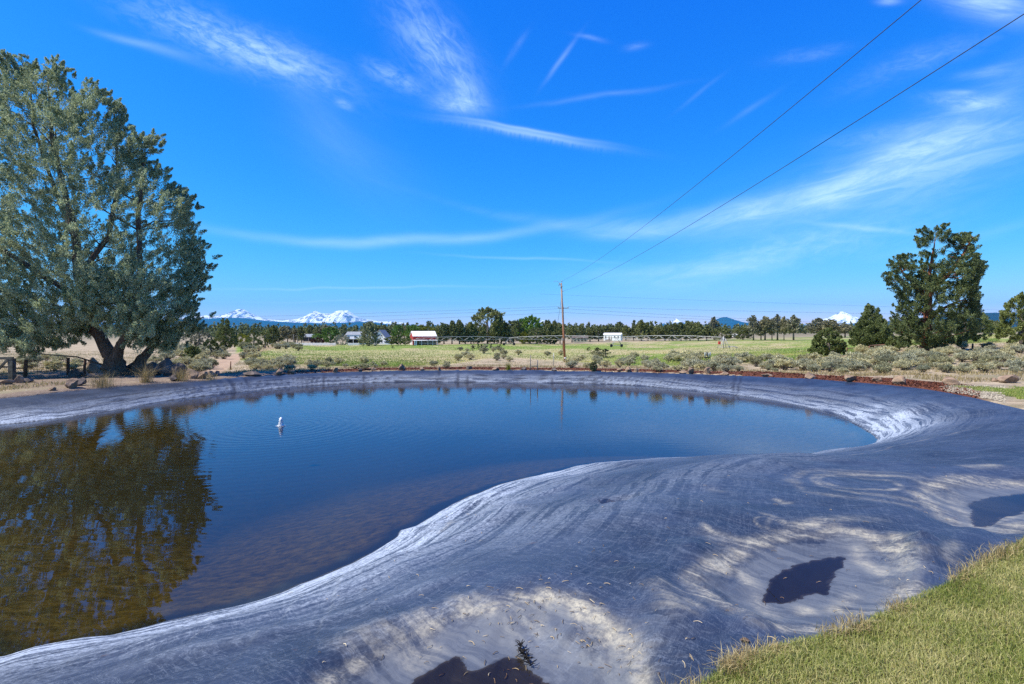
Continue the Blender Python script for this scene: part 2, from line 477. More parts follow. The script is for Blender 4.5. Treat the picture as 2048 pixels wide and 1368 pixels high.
PUDDLES = [
    (-1.90, [(1525, 1205), (1531, 1180), (1540, 1160), (1570, 1143), (1600, 1130), (1625, 1122), (1660, 1116), (1684, 1115), (1688, 1130), (1676, 1146), (1664, 1158), (1657, 1172), (1652, 1186), (1620, 1188), (1595, 1198), (1582, 1209), (1555, 1207)]),
    (-1.91, [(1942, 1012), (1955, 1003), (1985, 994), (2020, 991), (2075, 984), (2100, 1000), (2060, 1022), (2035, 1028), (2012, 1034), (1993, 1044), (1970, 1055), (1946, 1054), (1940, 1040), (1944, 1024)]),
    (-2.00, [(810, 1390), (826, 1366), (852, 1347), (882, 1330), (905, 1316), (925, 1310), (929, 1325), (945, 1341), (962, 1336), (982, 1332), (1000, 1322), (1015, 1317), (1040, 1321), (1055, 1334), (1078, 1352), (1100, 1368), (1120, 1400), (1060, 1450), (900, 1450)]),
    (-2.13, [(1198, 1002), (1210, 998), (1226, 1000), (1240, 1004), (1228, 1010), (1208, 1009)]),
]
PUD = [(z, np.array([px_at_z(a, b, z) for a, b in P])) for z, P in PUDDLES]

def bump_line(X, Y, pts, width):
    """gaussian cross-section along a polyline, fading at both ends"""
    d, _, arc = seg_dist(X, Y, pts, closed=False)
    L = sum(math.dist(pts[i], pts[i + 1]) for i in range(len(pts) - 1))
    e = np.clip(np.minimum(arc, L - arc) / (0.18 * L), 0, 1)
    return np.exp(-(d / width) ** 2) * e

# folds of the liner: pixel polylines, the plane's z used to place them, width, height
FOLDS = [
    ([(1835, 1075), (1850, 1150), (1868, 1235)], -1.80, 0.16, 0.16),
    ([(1990, 1060), (1930, 1130), (1900, 1170)], -1.85, 0.16, 0.10),
    ([(1628, 1215), (1648, 1245)], -1.80, 0.10, 0.07),
    ([(1640, 1240), (1655, 1262)], -1.80, 0.10, 0.06),
    ([(1740, 1150), (1790, 1190)], -1.86, 0.13, 0.04),
    ([(1370, 1080), (1440, 1180), (1515, 1305)], -1.88, 0.20, 0.10),
    ([(1250, 1150), (1330, 1240), (1390, 1320)], -1.92, 0.20, 0.05),
    ([(1450, 1190), (1500, 1240), (1535, 1290)], -1.84, 0.09, 0.05),
    ([(1000, 1190), (1150, 1080), (1400, 990), (1700, 930)], -2.30, 0.9, 0.10),
    ([(300, 1300), (600, 1220), (850, 1130), (1050, 1040)], -2.55, 0.25, 0.06),
    ([(100, 1345), (400, 1290), (700, 1210), (950, 1120)], -2.45, 0.18, 0.04),
    ([(200, 1368), (520, 1310), (800, 1240), (960, 1200)], -2.25, 0.16, 0.045),
    ([(640, 1368), (760, 1310), (930, 1260), (1010, 1250)], -2.12, 0.14, 0.04),
    ([(1000, 1250), (1120, 1320), (1200, 1368)], -2.02, 0.16, 0.035),
    ([(806, 1062), (870, 1050), (960, 1005), (1060, 975)], -2.85, 0.16, 0.05),
    ([(900, 1075), (960, 1055), (1010, 1010)], -2.65, 0.10, 0.04),
    ([(960, 1090), (1080, 1010), (1220, 960)], -2.60, 0.14, 0.04),
]
CREASES = [  # on the far bank
    ([(889, 741), (878, 752), (864, 763)], 0.07, 0.09), ([(925, 741), (918, 752), (909, 764)], 0.08, 0.10), ([(905, 742), (900, 750)], 0.06, 0.05),
    ([(948, 742), (930, 760)], 0.05, 0.05), ([(1030, 742), (1020, 756)], 0.06, 0.09), ([(440, 762), (462, 772), (500, 782)], 0.12, 0.10), ([(470, 760), (500, 772)], 0.10, 0.06),
    ([(1482, 752), (1472, 768), (1462, 782)], 0.08, 0.08), ([(1492, 752), (1484, 768), (1470, 784)], 0.07, 0.06), 
    ([(1120, 745), (1100, 760)], 0.06, 0.04), ([(660, 748), (640, 766)], 0.07, 0.05), ([(740, 745), (720, 762)], 0.06, 0.05),
]
def crease_pts(P):
    out = []
    for a, b in P:
        t = 0.5
        d0 = 2.75 * F / (b - HY)
        out.append(((a - 1024) / F * d0, d0))
    return out
FOLDS_W = [([px_at_z(a, b, z) for a, b in P], wd, h) for P, z, wd, h in FOLDS]
CREASES_W = [(crease_pts(P), wd, h) for P, wd, h in CREASES]

def liner_height(X, Y):
    dW, _, sW = seg_dist(X, Y, Wp); inW = inside(X, Y, Wp)
    dC, zC, _ = seg_dist(X, Y, Cp[:, :2], vals=Cp[:, 2]); inC = inside(X, Y, Cp)
    t = np.clip(dW / (dW + dC + 1e-6), 0, 1); t = np.where(inC, t, 1.0); t = np.where(inW, 0, t)
    prof = np.sin(t * math.pi / 2) ** 0.95
    z = ZW + (zC - ZW) * prof
    # shoulder: the top of the far bank rolls over
    damp = sstep(0.0, 0.10, t) * sstep(1.0, 0.93, t)
    near = sstep(16, 6, Y)
    z = z + damp * (fbm(X * 0.7, Y * 0.7, 3, 3) - 0.5) * 0.16
    z = z + damp * near * (fbm(X * 2.3 + Y * 0.8, Y * 2.0 - X, 3, 8) - 0.5) * 0.035
    for P, wd, h in FOLDS_W: z = z + damp * bump_line(X, Y, P, wd) * h
    cre = np.zeros(X.shape)
    for P, wd, h in CREASES_W:
        g = bump_line(X, Y, P, wd * 0.75); cre = np.maximum(cre, g)
        z = z + np.where(inC & ~inW, 1, 0) * bump_line(X + wd * 1.6, Y, P, wd) * h * 0.4 - g * h * 0.25
    # rough shoreline
    z = z + (fbm(X * 1.6, Y * 1.6, 3, 21) - 0.5) * 0.05 * np.exp(-(dW / 0.5) ** 2)
    z = np.where(inW, ZW - np.minimum(1.3, 0.05 * dW + 0.17 * dW ** 1.05) + (fbm(X * 1.6, Y * 1.6, 3, 21) - 0.5) * 0.05 * np.exp(-(dW / 0.5) ** 2), z)
    sdp = np.full(X.shape, 99.0)
    for k, (zp, P) in enumerate(PUD):
        d, _, _ = seg_dist(X, Y, P); i = inside(X, Y, P)
        s = np.where(i, -d, d) + (fbm(X * 9, Y * 9, 3, 31) - 0.5) * 0.08 + (fbm(X * 38, Y * 38, 2, 33) - 0.5) * 0.035
        small = 0.35 if k == 3 else 1.0
        target = zp + np.where(s > 0, 0.05 * s + 0.10 * s * s, np.maximum(s * 0.16, -0.03))
        wgt = sstep(0.85 * small, 0.10 * small, s)
        z = z * (1 - wgt) + target * wgt
        if k < 3: sdp = np.minimum(sdp, s)
    z = np.where(inC, z, np.minimum(zC, zC) - np.minimum(0.5, dC * 0.35))
    return z, dW, inW, dC, inC, t, sW, sdp, cre

# ------------------------------------------------------------------ lie of the land: rows of the photograph where the ground shows, per depth
T_DEP = np.array([20, 28, 35, 45, 60, 80, 110, 150, 220, 400, 900, 3000, 10000, 70000.0])
T_PX = [-700, 0, 256, 450, 614, 850, 1024, 1150, 1350, 1536, 1700, 1843, 2048, 2700]
T_PY = [[780, 752, 738, 724, 712, 704, 699, 694, 686, 676],
        [780, 752, 738, 724, 712, 705, 700, 694, 686, 676],
        [780, 752, 738, 724, 713, 706, 700, 694, 686, 675],
        [785, 757, 745, 733, 722, 712, 703, 696, 687, 674],
        [785, 762, 745, 737, 728, 717, 704, 695, 686, 674],
        [790, 765, 744, 738, 731, 720, 706, 693, 683, 673],
        [790, 765, 744, 738, 732, 722, 708, 695, 686, 672],
        [790, 765, 745, 738, 731, 720, 708, 697, 686, 672],
        [790, 765, 745, 738, 729, 718, 706, 697, 686, 671],
        [785, 762, 742, 730, 719, 709, 700, 692, 682, 670],
        [780, 755, 733, 718, 708, 701, 695, 688, 678, 668],
        [776, 745, 724, 704, 693, 686, 679, 674, 669, 665.5],
        [770, 740, 716, 699, 689, 682, 676, 671, 667, 664.5],
        [770, 740, 714, 698, 688, 681, 675, 670, 667, 664.5]]
T_Z = np.array([[-(p - HY) / F * d for p, d in zip(r, T_DEP)] + [-5.0 - 0.3 * k, -6.5, -9.0, -14.0] for k, r in zip([0] * 14, T_PY)])
T_U = (np.array(T_PX) - 1024) / F
def cubic_u(u):
    return np.clip(u, T_U[0], T_U[-1])
def far_height(X, Y):
    Yc = np.maximum(Y, 20.0)
    u = cubic_u(X / Yc); ld = np.log(np.clip(Yc, T_DEP[0], T_DEP[-1]))
    LD = np.log(T_DEP)
    ci = np.clip(np.searchsorted(T_U, u, side='right') - 1, 0, len(T_U) - 2)
    ri = np.clip(np.searchsorted(LD, ld, side='right') - 1, 0, len(LD) - 2)
    fu = (u - T_U[ci]) / (T_U[ci + 1] - T_U[ci]); fu = fu * fu * (3 - 2 * fu)
    fr = (ld - LD[ri]) / (LD[ri + 1] - LD[ri])
    z = (T_Z[ci, ri] * (1 - fu) + T_Z[ci + 1, ri] * fu) * (1 - fr) + (T_Z[ci, ri + 1] * (1 - fu) + T_Z[ci + 1, ri + 1] * fu) * fr
    return z
def ground_height(X, Y, full=False):
    X = np.asarray(X, dtype=np.float64); Y = np.asarray(Y, dtype=np.float64)
    dC, zC, sC = seg_dist(X, Y, Cp[:, :2], vals=Cp[:, 2]); inC = inside(X, Y, Cp)
    wgt = sstep(1.0, 9.0, dC) * sstep(13, 24, Y)
    zf = far_height(X, Y)
    nz = (fbm(X * 0.35, Y * 0.35, 4, 11) - 0.5) * 0.22 * sstep(0.3, 3, dC) + (fbm(X * 3, Y * 3, 2, 12) - 0.5) * 0.05
    nz = nz * sstep(200, 60, Y)
    near = zC + 0.015 + 0.06 * sstep(0, 0.8, dC) + nz
    z = near * (1 - wgt) + (zf + nz) * wgt
    z = np.where(inC, zC + 0.015 - dC * 1.6 - sstep(0.05, 0.25, dC) * 0.35, z)
    return (z, dC, inC, sC) if full else z
def gz(x, y):
    return float(ground_height(np.array([x]), np.array([y]))[0])
_YS = np.exp(np.linspace(math.log(12.0), math.log(6000.0), 900))
def hit(px, py, ymin=None):
    """first point of the ground seen at that pixel of the photograph"""
    u = (px - 1024) / F
    z = ground_height(u * _YS, _YS)
    rows = HY - z / _YS * F
    dC, _, _ = seg_dist(u * _YS, _YS, Cp[:, :2]); ic = inside(u * _YS, _YS, Cp)
    ok = (rows <= py) & ~ic
    start = np.max(np.nonzero(ic)[0]) + 1 if ic.any() else 0
    if ymin: start = max(start, int(np.searchsorted(_YS, ymin)))
    k = np.nonzero(ok[start:])[0]
    i = start + (k[0] if len(k) else len(_YS) - 1 - start)
    y = float(_YS[i]); x = float(u * y)
    return Vector((x, y, float(z[i])))

# ------------------------------------------------------------------ liner, water, puddles
def grid_faces(nr, nc):
    a = np.arange(nr * nc).reshape(nr, nc)
    return np.stack([a[:-1, :-1].ravel(), a[:-1, 1:].ravel(), a[1:, 1:].ravel(), a[1:, :-1].ravel()], 1)
def compact(V, Fc, attrs):
    used = np.zeros(len(V), bool); used[Fc.ravel()] = True
    idx = np.cumsum(used) - 1
    return V[used], idx[Fc], {k: v[used] for k, v in attrs.items()}

def make_liner():
    us = np.arange(-1.78, 1.36, 0.0046)
    ys = np.exp(np.arange(math.log(1.3), math.log(33.5), 0.0056))
    U, Y = np.meshgrid(us, ys); X = U * Y
    shp = X.shape
    X = X.ravel(); Y = Y.ravel()
    z, dW, inW, dC, inC, t, sW, sdp, cre = liner_height(X, Y)
    n1 = fbm(X * 1.3, Y * 1.3, 4, 41); n2 = fbm(X * 4, Y * 4, 3, 43)
    far = sstep(14, 22, Y)
    # bleached dust: strongest on the strip the water has just left
    dust = np.exp(-(dW / (0.55 + 0.5 * (1 - far))) ** 1.5) * (0.55 + 0.6 * n1)
    leftnear = sstep(3.0, -1.5, X) * (1 - far)
    dust = dust + leftnear * sstep(0.60, 0.12, t) * (0.12 + 0.40 * n1)
    dust = dust * (1 - 0.55 * far) + far * 0.16 * sstep(0.62, 0.35, t)
    for P, wd, h in FOLDS_W[8:]: dust = dust + bump_line(X, Y, P, wd * 0.7) * 0.16
    # corner on the right where the shore turns
    for (a, b, zz, r, s) in [(1790, 850, -2.75, 0.8, 0.6), (1820, 862, -2.6, 0.7, 0.4), (1740, 830, -2.8, 0.6, 0.4)]:
        c = px_at_z(a, b, zz); dust = dust + s * np.exp(-(((X - c[0]) ** 2 + (Y - c[1]) ** 2) / r ** 2))
    tan = np.zeros(len(X)); ring = np.zeros(len(X))
    for k, (zp, P) in enumerate(PUD[:3]):
        d, _, _ = seg_dist(X, Y, P); i = inside(X, Y, P); s = np.where(i, -d, d)
        reach = [0.44, 0.32, 0.46][k]
        tan = np.maximum(tan, sstep(reach, reach * 0.35, s + (n1 - 0.5) * 0.7 + (n2 - 0.5) * 0.4) * 0.5)
        ring = np.maximum(ring, np.exp(-((s + (n1 - 0.5) * 0.5 - reach * 0.85) / (0.05 + 0.07 * n2)) ** 2) * (0.20 + 1.05 * n2))
    # pale tongues and drying marks on the sheet
    MARKS = [([(1395, 1080), (1440, 1110), (1500, 1120), (1560, 1100), (1600, 1082), (1700, 1075), (1790, 1090)], -1.98, 0.10, 0.8),
             ([(1790, 1090), (1815, 1150), (1805, 1190)], -1.90, 0.06, 0.7), ([(1700, 1100), (1750, 1150), (1785, 1185)], -1.92, 0.07, 0.6), ([(1800, 1200), (1770, 1172)], -1.9, 0.06, 0.6),
             ([(1920, 1000), (1910, 1030), (1945, 1065), (1990, 1050), (2048, 1030)], -1.98, 0.08, 0.7), ([(1910, 1110), (1905, 1160)], -1.85, 0.05, 0.4),
             ([(1470, 1130), (1510, 1190), (1560, 1260), (1575, 1280)], -1.92, 0.06, 0.5), ([(1600, 1235), (1625, 1220), (1640, 1235)], -1.88, 0.05, 0.7), ([(1670, 1240), (1690, 1205), (1720, 1185)], -1.88, 0.05, 0.6),
             ([(1310, 1210), (1370, 1250), (1400, 1290), (1420, 1300)], -1.98, 0.06, 0.6), ([(1300, 1215), (1345, 1270), (1380, 1320)], -1.98, 0.09, 0.5),
             ([(640, 1368), (760, 1320), (860, 1280), (930, 1262), (1010, 1250)], -2.12, 0.13, 0.55), ([(1000, 1250), (1040, 1285), (1110, 1300)], -2.08, 0.10, 0.6), ([(880, 1310), (820, 1345), (790, 1368)], -2.08, 0.12, 0.5),
             ([(1420, 1005), (1450, 1020)], -2.1, 0.05, 0.2), ([(1545, 1030), (1560, 1043), (1580, 1042)], -2.04, 0.03, 0.8), ([(1925, 968), (1960, 962), (2000, 958)], -2.0, 0.10, 0.55),
             ([(1515, 1058), (1560, 1075), (1580, 1100)], -2.0, 0.03, 0.7), ([(1395, 1075), (1430, 1105), (1465, 1125)], -2.0, 0.03, 0.8), ([(1525, 1095), (1530, 1075), (1545, 1065)], -2.0, 0.02, 0.4),
             ([(1600, 935), (1740, 915), (1850, 890), (1960, 870)], -2.3, 0.03, 0.35), ([(1310, 985), (1450, 960), (1600, 938)], -2.4, 0.03, 0.25), ([(870, 1090), (905, 1060), (900, 1035)], -2.75, 0.05, 0.35), ([(1030, 1040), (1070, 1010)], -2.6, 0.03, 0.4), ([(1150, 975), (1190, 960)], -2.6, 0.03, 0.3)]
    for P, zz, wd, s in MARKS:
        g = bump_line(X + (n2 - 0.5) * 0.12, Y + (n1 - 0.5) * 0.14, [px_at_z(a, b, zz) for a, b in P], wd)
        ring = np.maximum(ring, g * s * (0.45 + 0.9 * n2))
    for (a, b, rx, ry, zz, s) in [(1720, 995, 0.36, 0.42, -2.03, 0.62), (1745, 1000, 0.55, 0.62, -2.03, 0.6), (1735, 1002, 0.78, 0.80, -2.03, 0.35), (1548, 1085, 0.12, 0.15, -2.0, 0.8)]:
        c = px_at_z(a, b, zz)
        rr = np.sqrt(((X - c[0] + (n1 - 0.5) * 0.2) / rx) ** 2 + ((Y - c[1]) / ry) ** 2)
        ring = np.maximum(ring, np.exp(-((rr - 1 + (n2 - 0.5) * 0.25) / 0.08) ** 2) * s * (0.35 + n2 * 1.0))
    # dark lines along the folds and creases of the far bank
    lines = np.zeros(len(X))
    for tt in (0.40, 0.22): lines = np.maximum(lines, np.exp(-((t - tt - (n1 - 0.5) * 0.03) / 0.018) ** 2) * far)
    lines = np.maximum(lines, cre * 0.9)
    sdw = sdp
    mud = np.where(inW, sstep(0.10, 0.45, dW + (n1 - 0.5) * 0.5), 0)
    wetline = np.maximum(np.where(inW, 1.0, sstep(0.05, 0.0, dW)), sstep(0.02, -0.02, sdp))
    flow = np.stack([sW, dW, t], 1)
    V = np.stack([X, Y, z], 1)
    Fc = grid_faces(*shp)
    keep = (inC | (dC < 0.6))
    fk = keep[Fc].all(1)
    clean = far * sstep(0.42, 0.68, t) * 0.85
    attrs = dict(clean=clean, dust=np.clip(dust, 0, 1), tan=np.clip(tan, 0, 1), ring=np.clip(ring, 0, 1), lines=lines, mud=mud, wet=wetline, flow=flow)
    V, Fc, attrs = compact(V, Fc[fk], attrs)
    m, T, out = mat('pond_liner')
    p = T.pos()
    fl = T.new('ShaderNodeAttribute'); fl.attribute_name = 'flow'
    fv = fl.outputs['Vector']
    fs, fd, ft = T.sep(fv)
    px_, py_, pz_ = T.sep(p)
    a_dust = T.attr('dust'); a_tan = T.attr('tan'); a_ring = T.attr('ring'); a_line = T.attr('lines'); a_mud = T.attr('mud'); a_wet = T.attr('wet'); a_clean = T.m('SUBTRACT', 1.0, T.attr('clean'))
    warp = T.noise(p, 1.1, 3.0, 0.55, out=1)
    wp = T.vm('ADD', p, T.vm('SCALE', T.vm('SUBTRACT', warp, (0.5, 0.5, 0.5)), scale=0.7))
    wx, wy, wz = T.sep(T.vm('SCALE', T.vm('SUBTRACT', warp, (0.5, 0.5, 0.5)), scale=1.0))
    def thread(v, wd):
        return T.ss(T.m('ABSOLUTE', T.m('SUBTRACT', v, 0.5)), 0.0, wd, 1.0, 0.0)
    streak = T.noise(T.comb(T.m('MULTIPLY', fs, 5.0), T.m('MULTIPLY', fd, 0.7), 0), 1.0, 7.0, 0.70, 0.6)      # runs down the slope
    along = T.noise(T.comb(T.m('MULTIPLY_ADD', fs, 0.6, wx), T.m('MULTIPLY_ADD', fd, 6.5, wy), 3.0), 1.0, 7.0, 0.66, 0.4)  # runs along the shore
    slant = T.noise(T.comb(T.m('MULTIPLY_ADD', fs, 2.6, T.m('MULTIPLY', ft, 5.0)), T.m('MULTIPLY', ft, 1.6), 7.0), 1.0, 6.0, 0.68, 0.3)
    cloud = T.noise(wp, 0.8, 8.0, 0.66, 0.3)
    mott = T.noise(p, 24.0, 7.0, 0.78)
    rotp = T.mapping(wp, (1, 1, 1), (0, 0, R(38)))
    brush = T.noise(T.mapping(rotp, (1.1, 7.5, 1)), 1.0, 8.0, 0.70)
    scratch = T.noise(T.mapping(rotp, (14, 110, 14)), 1.0, 3.0, 0.7)
    weave = T.noise(T.mapping(T.mapping(p, (1, 1, 1), (0, 0, R(-62))), (30, 240, 30)), 1.0, 3.0, 0.75)
    t_along = thread(along, 0.022); t_brush = thread(brush, 0.014); t_cloud = thread(T.noise(wp, 2.2, 5.0, 0.6), 0.012)
    grit = T.noise(p, 120.0, 2.0, 0.6)
    base = T.mix(T.ss(cloud, 0.34, 0.66), (0.012, 0.019, 0.038), (0.027, 0.040, 0.073))
    base = T.mix(T.m('MULTIPLY', T.m('MULTIPLY', T.ss(mott, 0.45, 0.75), 0.45), a_clean), base, (0.043, 0.061, 0.100))
    base = T.mix(T.m('MULTIPLY', T.ss(slant, 0.52, 0.72), T.ss(ft, 0.35, 0.9, 0.0, 0.35)), base, (0.058, 0.078, 0.120))
    hard = T.ss(T.m('ADD', T.m('MULTIPLY', along, 0.6), T.m('MULTIPLY', mott, 0.4)), 0.40, 0.62)
    k = T.m('MULTIPLY', a_dust, T.m('MULTIPLY_ADD', hard, 1.25, 0.05), clamp=True)
    k = T.m('ADD', k, T.m('MULTIPLY', t_along, T.m('MULTIPLY_ADD', a_dust, 0.5, 0.05)), clamp=True)
    k = T.m('ADD', k, T.m('MULTIPLY', T.ss(brush, 0.55, 0.74), 0.13), clamp=True)
    k = T.m('ADD', k, T.m('MULTIPLY', t_brush, 0.15), clamp=True)
    k = T.m('ADD', k, T.m('MULTIPLY', T.m('MULTIPLY', T.ss(weave, 0.50, 0.70), T.ss(py_, 9.0, 4.0)), 0.12), clamp=True)
    k = T.m('ADD', k, T.m('MULTIPLY', T.ss(streak, 0.55, 0.75), 0.10), clamp=True)
    k = T.m('MULTIPLY', T.m('MULTIPLY', k, a_clean), T.m('MULTIPLY_ADD', T.ss(mott, 0.35, 0.62), 0.5, 0.6))
    col = T.mix(k, base, (0.37, 0.425, 0.49))
    edge = T.m('ADD', T.m('MULTIPLY', cloud, 0.5), T.m('MULTIPLY', mott, 0.35))
    tn = T.m('MULTIPLY', T.ss(T.m('ADD', a_tan, T.m('SUBTRACT', edge, 0.42)), 0.18, 0.50), T.m('MULTIPLY_ADD', T.ss(brush, 0.40, 0.62), 0.45, 0.40), clamp=True)
    col = T.mix(tn, col, (0.135, 0.145, 0.155))
    rg = T.m('MULTIPLY', a_ring, T.m('ADD', T.m('MULTIPLY_ADD', T.ss(brush, 0.42, 0.60), 0.75, 0.25), T.m('MULTIPLY', t_cloud, 0.3)), clamp=True)
    rg = T.m('MULTIPLY', rg, T.m('MULTIPLY_ADD', T.ss(mott, 0.38, 0.60), 0.6, 0.5), clamp=True)
    col = T.mix(rg, col, (0.40, 0.365, 0.27))
    rust = T.noise(p, 2.4, 6.0, 0.7, 0.5)
    col = T.mix(T.m('MULTIPLY', T.ss(rust, 0.66, 0.76), 0.4), col, (0.16, 0.085, 0.05))
    col = T.mix(T.m('MULTIPLY', T.ss(grit, 0.62, 0.74), 0.4), col, (0.03, 0.03, 0.035))
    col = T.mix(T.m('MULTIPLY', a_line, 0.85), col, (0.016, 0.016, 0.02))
    wetc = (0.020, 0.023, 0.032)
    col = T.mix(a_wet, col, wetc)
    mudn = T.noise(T.mapping(p, (1, 1.6, 1)), 5.0, 8.0, 0.75, 0.4)
    mud_dimmed = T.mix(T.ss(mudn, 0.35, 0.72), (0.034, 0.030, 0.013), (0.175, 0.147, 0.066))
    fleck = T.noise(T.mapping(p, (1.0, 2.0, 1)), 30.0, 3.0, 0.7)
    mud_dimmed = T.mix(T.m('MULTIPLY', T.ss(fleck, 0.60, 0.74), 0.6), mud_dimmed, (0.34, 0.28, 0.14))
    mud_dimmed = T.mix(T.ss(fd, 2.0, 6.5, 0.0, 0.85), mud_dimmed, (0.018, 0.022, 0.024))  # light lost in deeper water, painted as a darker bottom away from shore
    col = T.mix(a_mud, col, mud_dimmed)
    bh = T.m('ADD', T.m('MULTIPLY', slant, 0.5), T.m('MULTIPLY', brush, 0.5))
    bh = T.m('ADD', bh, T.m('MULTIPLY', mott, 0.12))
    rough = T.m('MULTIPLY_ADD', k, 0.25, 0.52)
    principled(T, out, col, rough, 0.35, bump=bh, bstr=0.32, bdist=0.05)
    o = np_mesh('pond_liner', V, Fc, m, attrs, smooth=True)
    tag(o, 'dark grey plastic sheet lining the whole pond basin, dusty and streaked near the water', 'pond liner', kind='structure')
    return o
make_liner()

FOUNT = px_at_z(562, 852, ZW)
def make_water():
    m, T, out = mat('pond_water')
    p = T.pos()
    px_, py_, pz_ = T.sep(p)
    d = T.vm('LENGTH', T.vm('SUBTRACT', T.comb(px_, py_, 0.0), (FOUNT[0], FOUNT[1], 0.0)))
    wob = T.noise(p, 0.8, 2.0, 0.5)
    ph = T.m('MULTIPLY', T.m('ADD', d, T.m('MULTIPLY', wob, 0.5)), 2 * math.pi / 0.30)
    rip = T.m('SINE', ph)
    amp = T.m('ADD', T.m('MULTIPLY', T.m('POWER', 2.718, T.m('MULTIPLY', d, -0.33)), 0.0016), 0.00002)
    rip = T.m('MULTIPLY', rip, amp)
    wind = T.noise(T.mapping(p, (0.8, 3.4, 1), (0, 0, R(-14))), 2.4, 3.0, 0.55, 0.3)
    wind2 = T.noise(T.mapping(p, (0.8, 2.2, 1), (0, 0, R(20))), 6.0, 2.0, 0.5)
    calm = T.ss(py_, 8.0, 19.0, 0.03, 0.8)
    h = T.m('ADD', T.m('MULTIPLY', wind, 0.0035), T.m('MULTIPLY', wind2, 0.0008))
    h = T.m('MULTIPLY', h, calm)
    h = T.m('ADD', h, rip)
    b = T.new('ShaderNodeBump'); b.inputs['Strength'].default_value = 1.0; b.inputs['Distance'].default_value = 1.0
    T.put(b.inputs['Height'], h)
    gl = T.new('ShaderNodeBsdfGlossy'); gl.inputs['Roughness'].default_value = 0.015; gl.inputs['Color'].default_value = (0.80, 0.87, 1, 1)
    T.l.new(b.outputs[0], gl.inputs['Normal'])
    tr = T.new('ShaderNodeBsdfTransparent'); tr.inputs['Color'].default_value = (0.60, 0.55, 0.36, 1)
    fr = T.new('ShaderNodeFresnel'); fr.inputs['IOR'].default_value = 1.48
    T.l.new(b.outputs[0], fr.inputs['Normal'])
    mx = T.new('ShaderNodeMixShader'); T.l.new(fr.outputs[0], mx.inputs[0]); T.l.new(tr.outputs[0], mx.inputs[1]); T.l.new(gl.outputs[0], mx.inputs[2])
    T.l.new(mx.outputs[0], out.inputs[0])
    # sheet under the shoreline by a hand's breadth so that the liner itself draws the edge
    P = np.array(Wp); n = len(P)
    tang = np.roll(P, -1, 0) - np.roll(P, 1, 0); tang /= np.linalg.norm(tang, axis=1)[:, None] + 1e-9
    nrm = np.stack([tang[:, 1], -tang[:, 0]], 1)
    test = inside(P[:, 0] + nrm[:, 0] * 0.05, P[:, 1] + nrm[:, 1] * 0.05, Wp)
    if test.mean() > 0.5: nrm = -nrm
    Q = P + nrm * 0.22
    mb = MB(); mb.add([(x, y, ZW) for x, y in Q], [tuple(range(n))])
    o = mb.build('pond_water', m)
    tag(o, 'clear blue pond water with fine ripples', 'pond water', kind='structure')
    if o.data.polygons[0].normal.z < 0: o.data.flip_normals()
    m2, T, out = mat('puddle_water')
    gl = T.new('ShaderNodeBsdfGlossy'); gl.inputs['Roughness'].default_value = 0.01; gl.inputs['Color'].default_value = (0.62, 0.58, 0.72, 1)
    tr = T.new('ShaderNodeBsdfTransparent'); tr.inputs['Color'].default_value = (0.75, 0.68, 0.6, 1)
    fr = T.new('ShaderNodeFresnel'); fr.inputs['IOR'].default_value = 1.33
    mx = T.new('ShaderNodeMixShader'); T.l.new(fr.outputs[0], mx.inputs[0]); T.l.new(tr.outputs[0], mx.inputs[1]); T.l.new(gl.outputs[0], mx.inputs[2])
    T.l.new(mx.outputs[0], out.inputs[0])
    labs = ['dark puddle on the liner ringed by pale tan sediment', 'dark puddle on the liner beside the lawn, its far end beyond the frame', 'dark puddle on the liner with a black twig at its edge', 'tiny dark wet spot alone on the liner slope']
    for (zp, P), lb in zip(PUD, labs):
        c = P.mean(0); s = 1.0 + 0.10 / (np.abs(P - c).max() + 0.01)
        Q = c + (P - c) * s
        mb = MB(); mb.add([(x, y, zp) for x, y in Q], [tuple(range(len(Q)))])
        o = mb.build('puddle', m2); tag(o, lb, 'puddle', 'puddles on the pond liner')
        if o.data.polygons[0].normal.z < 0: o.data.flip_normals()
make_water()

